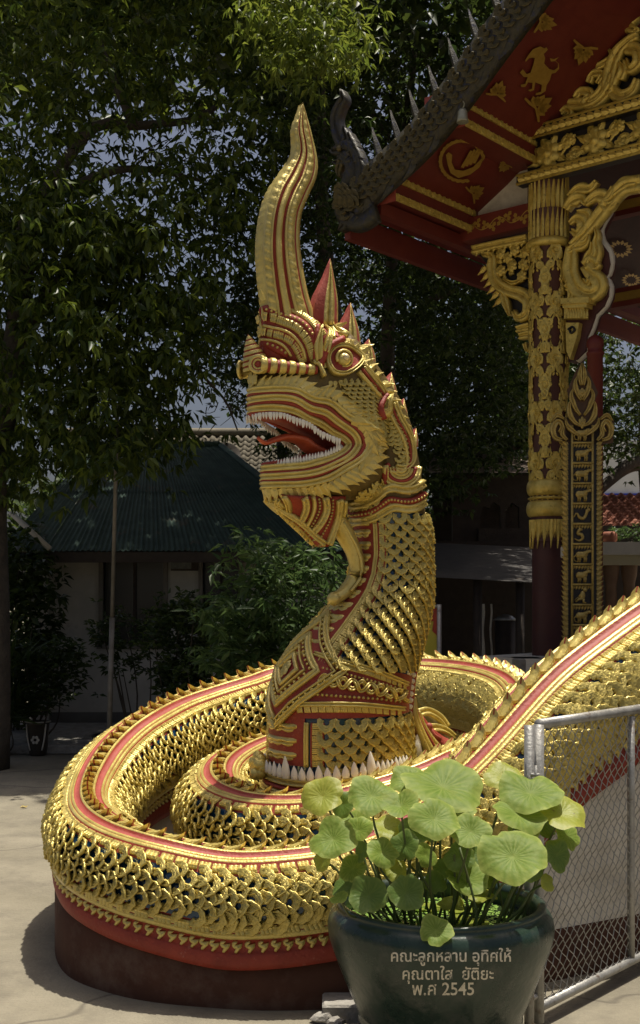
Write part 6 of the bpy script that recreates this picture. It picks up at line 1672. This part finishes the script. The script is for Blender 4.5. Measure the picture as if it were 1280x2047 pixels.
# ------------------------------------------------------------------ foliage
def leafmat(name, c1, c2, tr=.42, rough=.40, spec=.32): return mat(name, c1, c2, rough, 0, 8, 0, 60, spec=spec, trans=tr, attr=True)
LF_A = leafmat('leaf_mango', (0.026, 0.050, 0.008), (0.12, 0.165, 0.02)); LF_B = leafmat('leaf_dark', (0.018, 0.036, 0.009), (0.06, 0.09, 0.018)); LF_C = leafmat('leaf_sunlit_tone', (0.085, 0.13, 0.018), (0.16, 0.20, 0.03), .45); LF_D = leafmat('leaf_shrub', (0.04, 0.08, 0.024), (0.085, 0.14, 0.04))
BARK = mat('bark', (0.05, 0.04, 0.03), (0.085, 0.07, 0.052), 0.9, 0, 9, 0.7, 30)
def leaves(centres, n_per, spread, L, ratio, droop, rng, per=6, name='crown', m=None, parent=None, flat=.35):
    """sprigs of drooping leaves scattered about centres; 4 triangles a leaf; one part"""
    C_ = np.repeat(centres, n_per, 0); n = len(C_)
    C_ = C_ + rng.normal(0, 1, (n, 3)) * np.asarray(spread)
    C_ = np.repeat(C_, per, 0); n = len(C_)
    az = rng.uniform(0, 2 * math.pi, n); el = rng.normal(droop, .38, n)
    D = np.stack([np.cos(az) * np.cos(el), np.sin(az) * np.cos(el), np.sin(el)], 1)
    B = C_ + D * (rng.uniform(0, .35, n) * L)[:, None]
    up = np.array((0, 0, 1.0)) + rng.normal(0, .55, (n, 3)); X = np.cross(D, up); X /= np.linalg.norm(X, axis=1)[:, None]; N = np.cross(X, D)
    l = L * rng.uniform(.65, 1.25, n); w = l * ratio * rng.uniform(.8, 1.2, n); f = w * flat
    l_, w_, f_ = l[:, None], w[:, None], f[:, None]
    V = np.stack([B, B + D * l_ * .42 + X * w_ * .5 + N * f_, B + D * l_ * .45 + N * 0, B + D * l_ * .42 - X * w_ * .5 + N * f_, B + D * l_ - N * l_ * .10], 1).reshape(-1, 3)
    q = np.array([(0, 1, 2), (0, 2, 3), (1, 4, 2), (2, 4, 3)])
    F = (q[None] + (np.arange(n) * 5)[:, None, None]).reshape(-1, 3)
    me = bpy.data.meshes.new(name); me.vertices.add(len(V)); me.vertices.foreach_set('co', V.ravel())
    me.loops.add(F.size); me.polygons.add(len(F)); me.loops.foreach_set('vertex_index', F.ravel().astype(np.int32))
    me.polygons.foreach_set('loop_start', np.arange(0, F.size, 3, dtype=np.int32)); me.update(calc_edges=True)
    at = me.attributes.new('tint', 'FLOAT', 'POINT'); at.data.foreach_set('value', np.repeat(rng.uniform(0, 1, n) ** 1.6, 5).astype(np.float32))
    me.materials.append(m); return put(name, me, parent)
HOLES = [(300, 250, 62, 34, .02), (330, 300, 40, 26, .05), (750, 140, 36, 60, .02), (700, 250, 30, 22, .06), (455, 830, 55, 55, .03), (350, 525, 34, 40, .12), (100, 88, 26, 18, .1), (30, 90, 30, 30, .2), (440, 100, 60, 60, .4), (250, 60, 90, 40, .45), (905, 720, 24, 22, .1), (360, 180, 60, 40, .35), (1245, 950, 50, 45, .0), (1240, 760, 26, 60, .25), (870, 60, 40, 60, .4), (620, 140, 40, 60, .5)]
def scatter(n, poly, d0, d1, rng, holes=True, clump=1.0):
    """sprig-cluster centres in the sunlit volume that shows inside an outline, thinned where the canopy has gaps"""
    poly = np.array(poly, float); x0, y0 = poly.min(0); x1, y1 = poly.max(0); out = []
    while len(out) < n:
        x, y = rng.uniform(x0, x1), rng.uniform(y0, y1); ins = False; j = len(poly) - 1
        for i in range(len(poly)):
            if (poly[i, 1] > y) != (poly[j, 1] > y) and x < (poly[j, 0] - poly[i, 0]) * (y - poly[i, 1]) / (poly[j, 1] - poly[i, 1]) + poly[i, 0]: ins = not ins
            j = i
        if not ins: continue
        d = rng.uniform(d0, d1); p = W(x, y, d)
        if holes:
            keep = 1.0
            for hx_, hy_, rx, ry, k in HOLES:
                r = math.hypot((x - hx_) / rx, (y - hy_) / ry)
                if r < 1.25: keep = min(keep, k + (1 - k) * max(0, (r - .8) / .45))
            v = math.sin(p[0] * 2.3 + p[2] * 1.1) * math.sin(p[2] * 2.7 - p[1] * .9) * math.sin(p[1] * 1.9 + p[0])
            if rng.random() > keep or v < -.45 * clump and rng.random() < .75: continue
        out.append(p)
    return np.array(out)
def limb(pts, r0, r1, name, parent, m=BARK, n=18):
    P = spline(pts, n); return MB().tube(P, np.linspace(r0, r1, n), 9).build(name, [m], parent)
rg = np.random.default_rng(5)
# big tree on the left
t1 = thing('mango_tree', 'big dark tree with long drooping leaves and its trunk at the left edge', 'tree', tuple(W(-6, 1500, 11.4)))
b0 = W(-22, 1200, 11.4); b0[2] = 0
limb([b0, b0 + (.03, 0, 1.3), W(-16, 950, 11.5), W(30, 700, 11.8), W(60, 400, 12)], .20, .10, 'trunk', t1)
limb([W(30, 700, 11.8), W(120, 560, 12), W(230, 480, 12.3), W(330, 470, 12.5)], .09, .03, 'branch', t1); limb([W(50, 450, 12), W(180, 262, 12), W(270, 252, 12.1), W(380, 240, 12.4), W(430, 215, 12.5)], .075, .03, 'branch', t1); limb([W(60, 420, 12), W(200, 350, 12), W(290, 338, 12.2), W(400, 360, 12.4)], .06, .02, 'branch', t1)
limb([W(270, 252, 12.1), W(240, 190, 12.1), W(200, 80, 12.2)], .05, .02, 'branch', t1); limb([W(330, 600, 12.6), W(400, 740, 12.7), W(450, 800, 12.8), W(475, 860, 12.8)], .03, .008, 'branch', t1)
for k in range(26):
    x, y = rg.uniform(220, 440), rg.uniform(190, 330); limb([W(x, y, 12.2), W(x + rg.uniform(-30, 30), y + rg.uniform(-10, 30), 12.2), W(x + rg.uniform(-60, 60), y + rg.uniform(10, 60), 12.3)], .008, .003, 'twig', t1, n=6)
for k in range(10):
    x, y = rg.uniform(410, 500), rg.uniform(760, 860); limb([W(x, y, 12.8), W(x + rg.uniform(-20, 20), y + 20, 12.8), W(x + rg.uniform(-40, 40), y + rg.uniform(20, 60), 12.8)], .006, .002, 'twig', t1, n=6)
low = [(-80, 420), (120, 380), (300, 420), (420, 560), (420, 700), (395, 800), (345, 890), (260, 940), (120, 960), (-80, 970)]
leaves(scatter(370, low, 10.6, 13.0, rg), 7, (.16, .16, .14), .135, .34, -.75, rg, 6, 'crown', LF_A, t1)
top = [(-80, -120), (720, -120), (700, 60), (560, 200), (500, 420), (440, 520), (300, 480), (100, 480), (-80, 500)]
leaves(scatter(400, top, 10.8, 14.2, rg), 7, (.18, .18, .15), .125, .36, -.65, rg, 6, 'crown', LF_A, t1)
shade = np.column_stack([rg.uniform(-8, .6, 700), rg.uniform(11.5, 18.5, 700), rg.uniform(9.0, 11.5, 700)])  # high leaf layer, mostly out of view, added to shade house and ground
leaves(shade, 6, (.4, .4, .25), .28, .45, -.4, rg, 6, 'crown', LF_A, t1)
# spray above the horn, its sunlight put into a brighter leaf colour
t2 = thing('sunlit_tree', 'tree with bright yellow green sunlit leaves above the crest horn', 'tree', (0.2, 13.4, 0))
limb([(0.35, 13.6, 0), (0.4, 13.6, 3), W(650, 500, 13.6), W(640, 200, 13.4), W(640, 20, 13.2)], .17, .05, 'trunk', t2)
leaves(scatter(75, [(520, -60), (690, -60), (705, 60), (690, 130), (640, 150), (560, 130), (500, 60)], 9.8, 11.2, rg, False), 9, (.13, .13, .11), .098, .34, -.7, rg, 6, 'crown', LF_C, t2)
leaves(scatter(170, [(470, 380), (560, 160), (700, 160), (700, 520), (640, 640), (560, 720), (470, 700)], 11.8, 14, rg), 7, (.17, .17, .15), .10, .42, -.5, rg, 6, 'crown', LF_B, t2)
# evergreens behind the naga and the porch roof
t3 = thing('evergreen_tree', 'tall evergreen with small glossy leaves behind the serpent and porch roof', 'tree', (1.4, 15.6, 0))
limb([(.9, 15.8, 0), (.9, 15.8, 3), W(775, 700, 15.8), W(790, 450, 15.8), W(830, 100, 15.8)], .17, .04, 'trunk', t3); limb([W(850, 400, 15.8), W(760, 250, 15.6), W(700, 170, 15.5)], .06, .015, 'branch', t3); limb([W(860, 600, 15.8), W(960, 560, 15.4), W(1010, 590, 15)], .05, .015, 'branch', t3)
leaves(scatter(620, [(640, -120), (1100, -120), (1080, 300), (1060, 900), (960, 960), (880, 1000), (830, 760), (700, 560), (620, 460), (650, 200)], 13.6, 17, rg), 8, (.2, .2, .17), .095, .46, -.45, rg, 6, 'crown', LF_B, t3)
leaves(scatter(330, [(690, 470), (900, 520), (1060, 560), (1060, 960), (860, 1000), (800, 800), (740, 640)], 17, 20, rg), 8, (.25, .25, .2), .13, .5, -.4, rg, 6, 'crown', LF_B, t3)
leaves(np.column_stack([rg.uniform(-.5, 4.5, 170), rg.uniform(12.4, 18, 170), rg.uniform(7.6, 10, 170)]), 6, (.4, .4, .25), .24, .45, -.4, rg, 6, 'crown', LF_B, t3)  # broad overhead leaf layer added to cast shade below
t4 = thing('far_tree', 'dark shady tree with a leaning bough right of the gilded column', 'tree', (5.0, 20, 0))
limb([(5.6, 20, 0), (5.6, 20, 2.6), W(1300, 930, 20), W(1300, 700, 20)], .3, .15, 'trunk', t4); limb([W(1320, 920, 20), W(1260, 930, 19.6), W(1215, 965, 19.3), W(1190, 990, 19.2)], .16, .07, 'branch', t4)
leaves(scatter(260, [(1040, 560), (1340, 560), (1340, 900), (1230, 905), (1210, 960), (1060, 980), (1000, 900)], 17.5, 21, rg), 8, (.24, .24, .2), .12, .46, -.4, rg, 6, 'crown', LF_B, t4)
t5 = thing('middle_tree', 'dark leafy tree between the tiled roof and the serpent head', 'tree', (-.6, 17.5, 0))
limb([(-.5, 17.5, 0), (-.5, 17.5, 2.5), W(560, 800, 17.5), W(540, 600, 17.5)], .15, .05, 'trunk', t5)
leaves(scatter(230, [(380, 600), (520, 520), (640, 540), (720, 700), (860, 760), (860, 1000), (640, 1000), (560, 880), (480, 800), (400, 760)], 15.5, 19, rg), 8, (.22, .22, .18), .11, .46, -.4, rg, 6, 'crown', LF_B, t5)
far = np.column_stack([rg.uniform(-22, 22, 700), rg.uniform(31, 38, 700), rg.uniform(.3, 5.2, 700)])
fw = leaves(far, 9, (.7, .7, .6), .34, .5, -.3, rg, 6, 'far_woods', LF_B); tag(fw, 'dark mass of trees far behind the houses', 'woods', kind='stuff')
# shrubs
def shrub(name, lb, px, py0, poly, d0, d1, n, L, ratio, m, per=6, droop=-.35, npr=5, sp=.10, cat='shrub', group=None, base=None):
    d = (d0 + d1) / 2; b = base if base is not None else W(px, 1, d) * (1, 1, 0); o = thing(name, lb, cat, tuple(b), group)
    C_ = scatter(n, poly, d0, d1, rg, False)
    for k in range(7):
        q = C_[rg.integers(len(C_))]; limb([b + (rg.uniform(-.05, .05), rg.uniform(-.05, .05), 0), b * .5 + q * .5 + (rg.uniform(-.1, .1), 0, -.05), q], .012, .004, 'stem', o, n=8)
    leaves(C_, npr, (sp, sp, sp * .8), L, ratio, droop, rg, per, 'foliage', m, o); return o
shrub('leafy_bush', 'bushy green shrub with hand shaped leaves and sunlit top left of the neck', 590, 1400, [(452, 1100), (520, 1092), (600, 1100), (690, 1105), (690, 1150), (640, 1250), (590, 1330), (440, 1340), (415, 1240), (470, 1180)], 9.4, 10.8, 130, .12, .30, LF_D, 7, -.3, 5, .11)
shrub('round_bush', 'dense rounded dark bush under the house window', 360, 1450, [(310, 1215), (360, 1195), (420, 1215), (430, 1300), (415, 1360), (330, 1360), (300, 1290)], 11.2, 12.2, 90, .07, .5, LF_B, 6, .1, 6, .08)
shrub('thin_bush', 'sparse thin stemmed bush against the white house wall', 272, 1450, [(165, 1225), (300, 1230), (290, 1330), (240, 1350), (200, 1290), (170, 1260)], 12.2, 12.8, 34, .08, .42, LF_B, 6, .1, 4, .07)
fpb = W(76, 1470, 12.4) * (1, 1, 0)
shrub('dark_bush', 'tall dark bush in deep shade beside the left house corner', 30, 1450, [(-60, 1080), (60, 1060), (95, 1120), (98, 1300), (80, 1420), (-60, 1440)], 13.2, 14.2, 110, .13, .45, LF_B, 6, -.2, 5, .12)
shrub('potted_plant', 'straggly potted plant with tiny white flowers left of the house', 76, 1470, [(45, 1290), (120, 1270), (170, 1300), (180, 1350), (120, 1390), (60, 1400), (25, 1340)], 12.1, 12.8, 60, .085, .42, LF_B, 6, .1, 4, .08, base=fpb + (0, 0, .15))
shrub('strap_plant', 'clump of long strap leaves at the left edge in shade', 10, 1470, [(-20, 1300), (35, 1330), (40, 1450), (-20, 1460)], 12.0, 12.8, 20, .34, .10, LF_B, 8, .5, 3, .06)
shrub('low_bush', 'low dark foliage behind the coil below the round bush', 400, 1440, [(330, 1340), (470, 1330), (500, 1400), (400, 1420), (320, 1410)], 10.8, 11.6, 40, .09, .45, LF_B, 6, .1, 5, .08)
shrub('porch_plants', 'small green plants along the white porch beam', 1250, 1080, [(1218, 1060), (1300, 1050), (1300, 1080), (1218, 1082)], 15.3, 15.5, 16, .06, .4, LF_D, 6, .3, 4, .04, base=W(1255, 1086, 15.4))
fpo = thing('flower_pot', 'dark footed flower pot with a white flower painted on its side', 'pot', tuple(fpb)); FPZ = W(1, 1442, 12.4)[2]
MB().lathe([(.0, .0), (.085, .0), (.09, .03), (.10, .10), (.118, FPZ - .03), (.128, FPZ), (.112, FPZ), (.10, FPZ - .05), (.0, FPZ - .06)], fpb, 24).build('pot_body', [mat('pot_brown', (.035, .028, .022), (.05, .04, .03), .4)], fpo)
MB().tube([fpb + (.128 * math.cos(a), .128 * math.sin(a), FPZ) for a in np.linspace(0, 2 * math.pi, 25)[:-1]], .008, 5, closed=True).build('pot_rim', [HW], fpo)
for k in range(6):
    a = k * 1.047; q = fpb + np.array((.03 * math.cos(a), -.121, .17 + .03 * math.sin(a))); MB().ball(q, (.017, .006, .017), 8, 4).build('painted_petal', [WHITEW], fpo)
for s in (-1, 1): MB().tube(spline([fpb + (s * .10, -.075, FPZ - .02), fpb + (s * .085, -.085, .18), fpb + (s * .06, -.085, .06)], 8), .008, 5).build('pot_strap', [WHITEW], fpo)
bpz = W(232, 1440, 11.9) * (1, 1, 0); tag(MB().lathe([(.0, .0), (.18, .0), (.22, .2), (.24, .27), (.22, .27), (.19, .2), (.0, .18)], bpz, 20).build('planter_tub', [mat('tub_black', (.02, .018, .016), None, .5)]), 'wide black planter tub at the foot of the thin pole', 'planter')
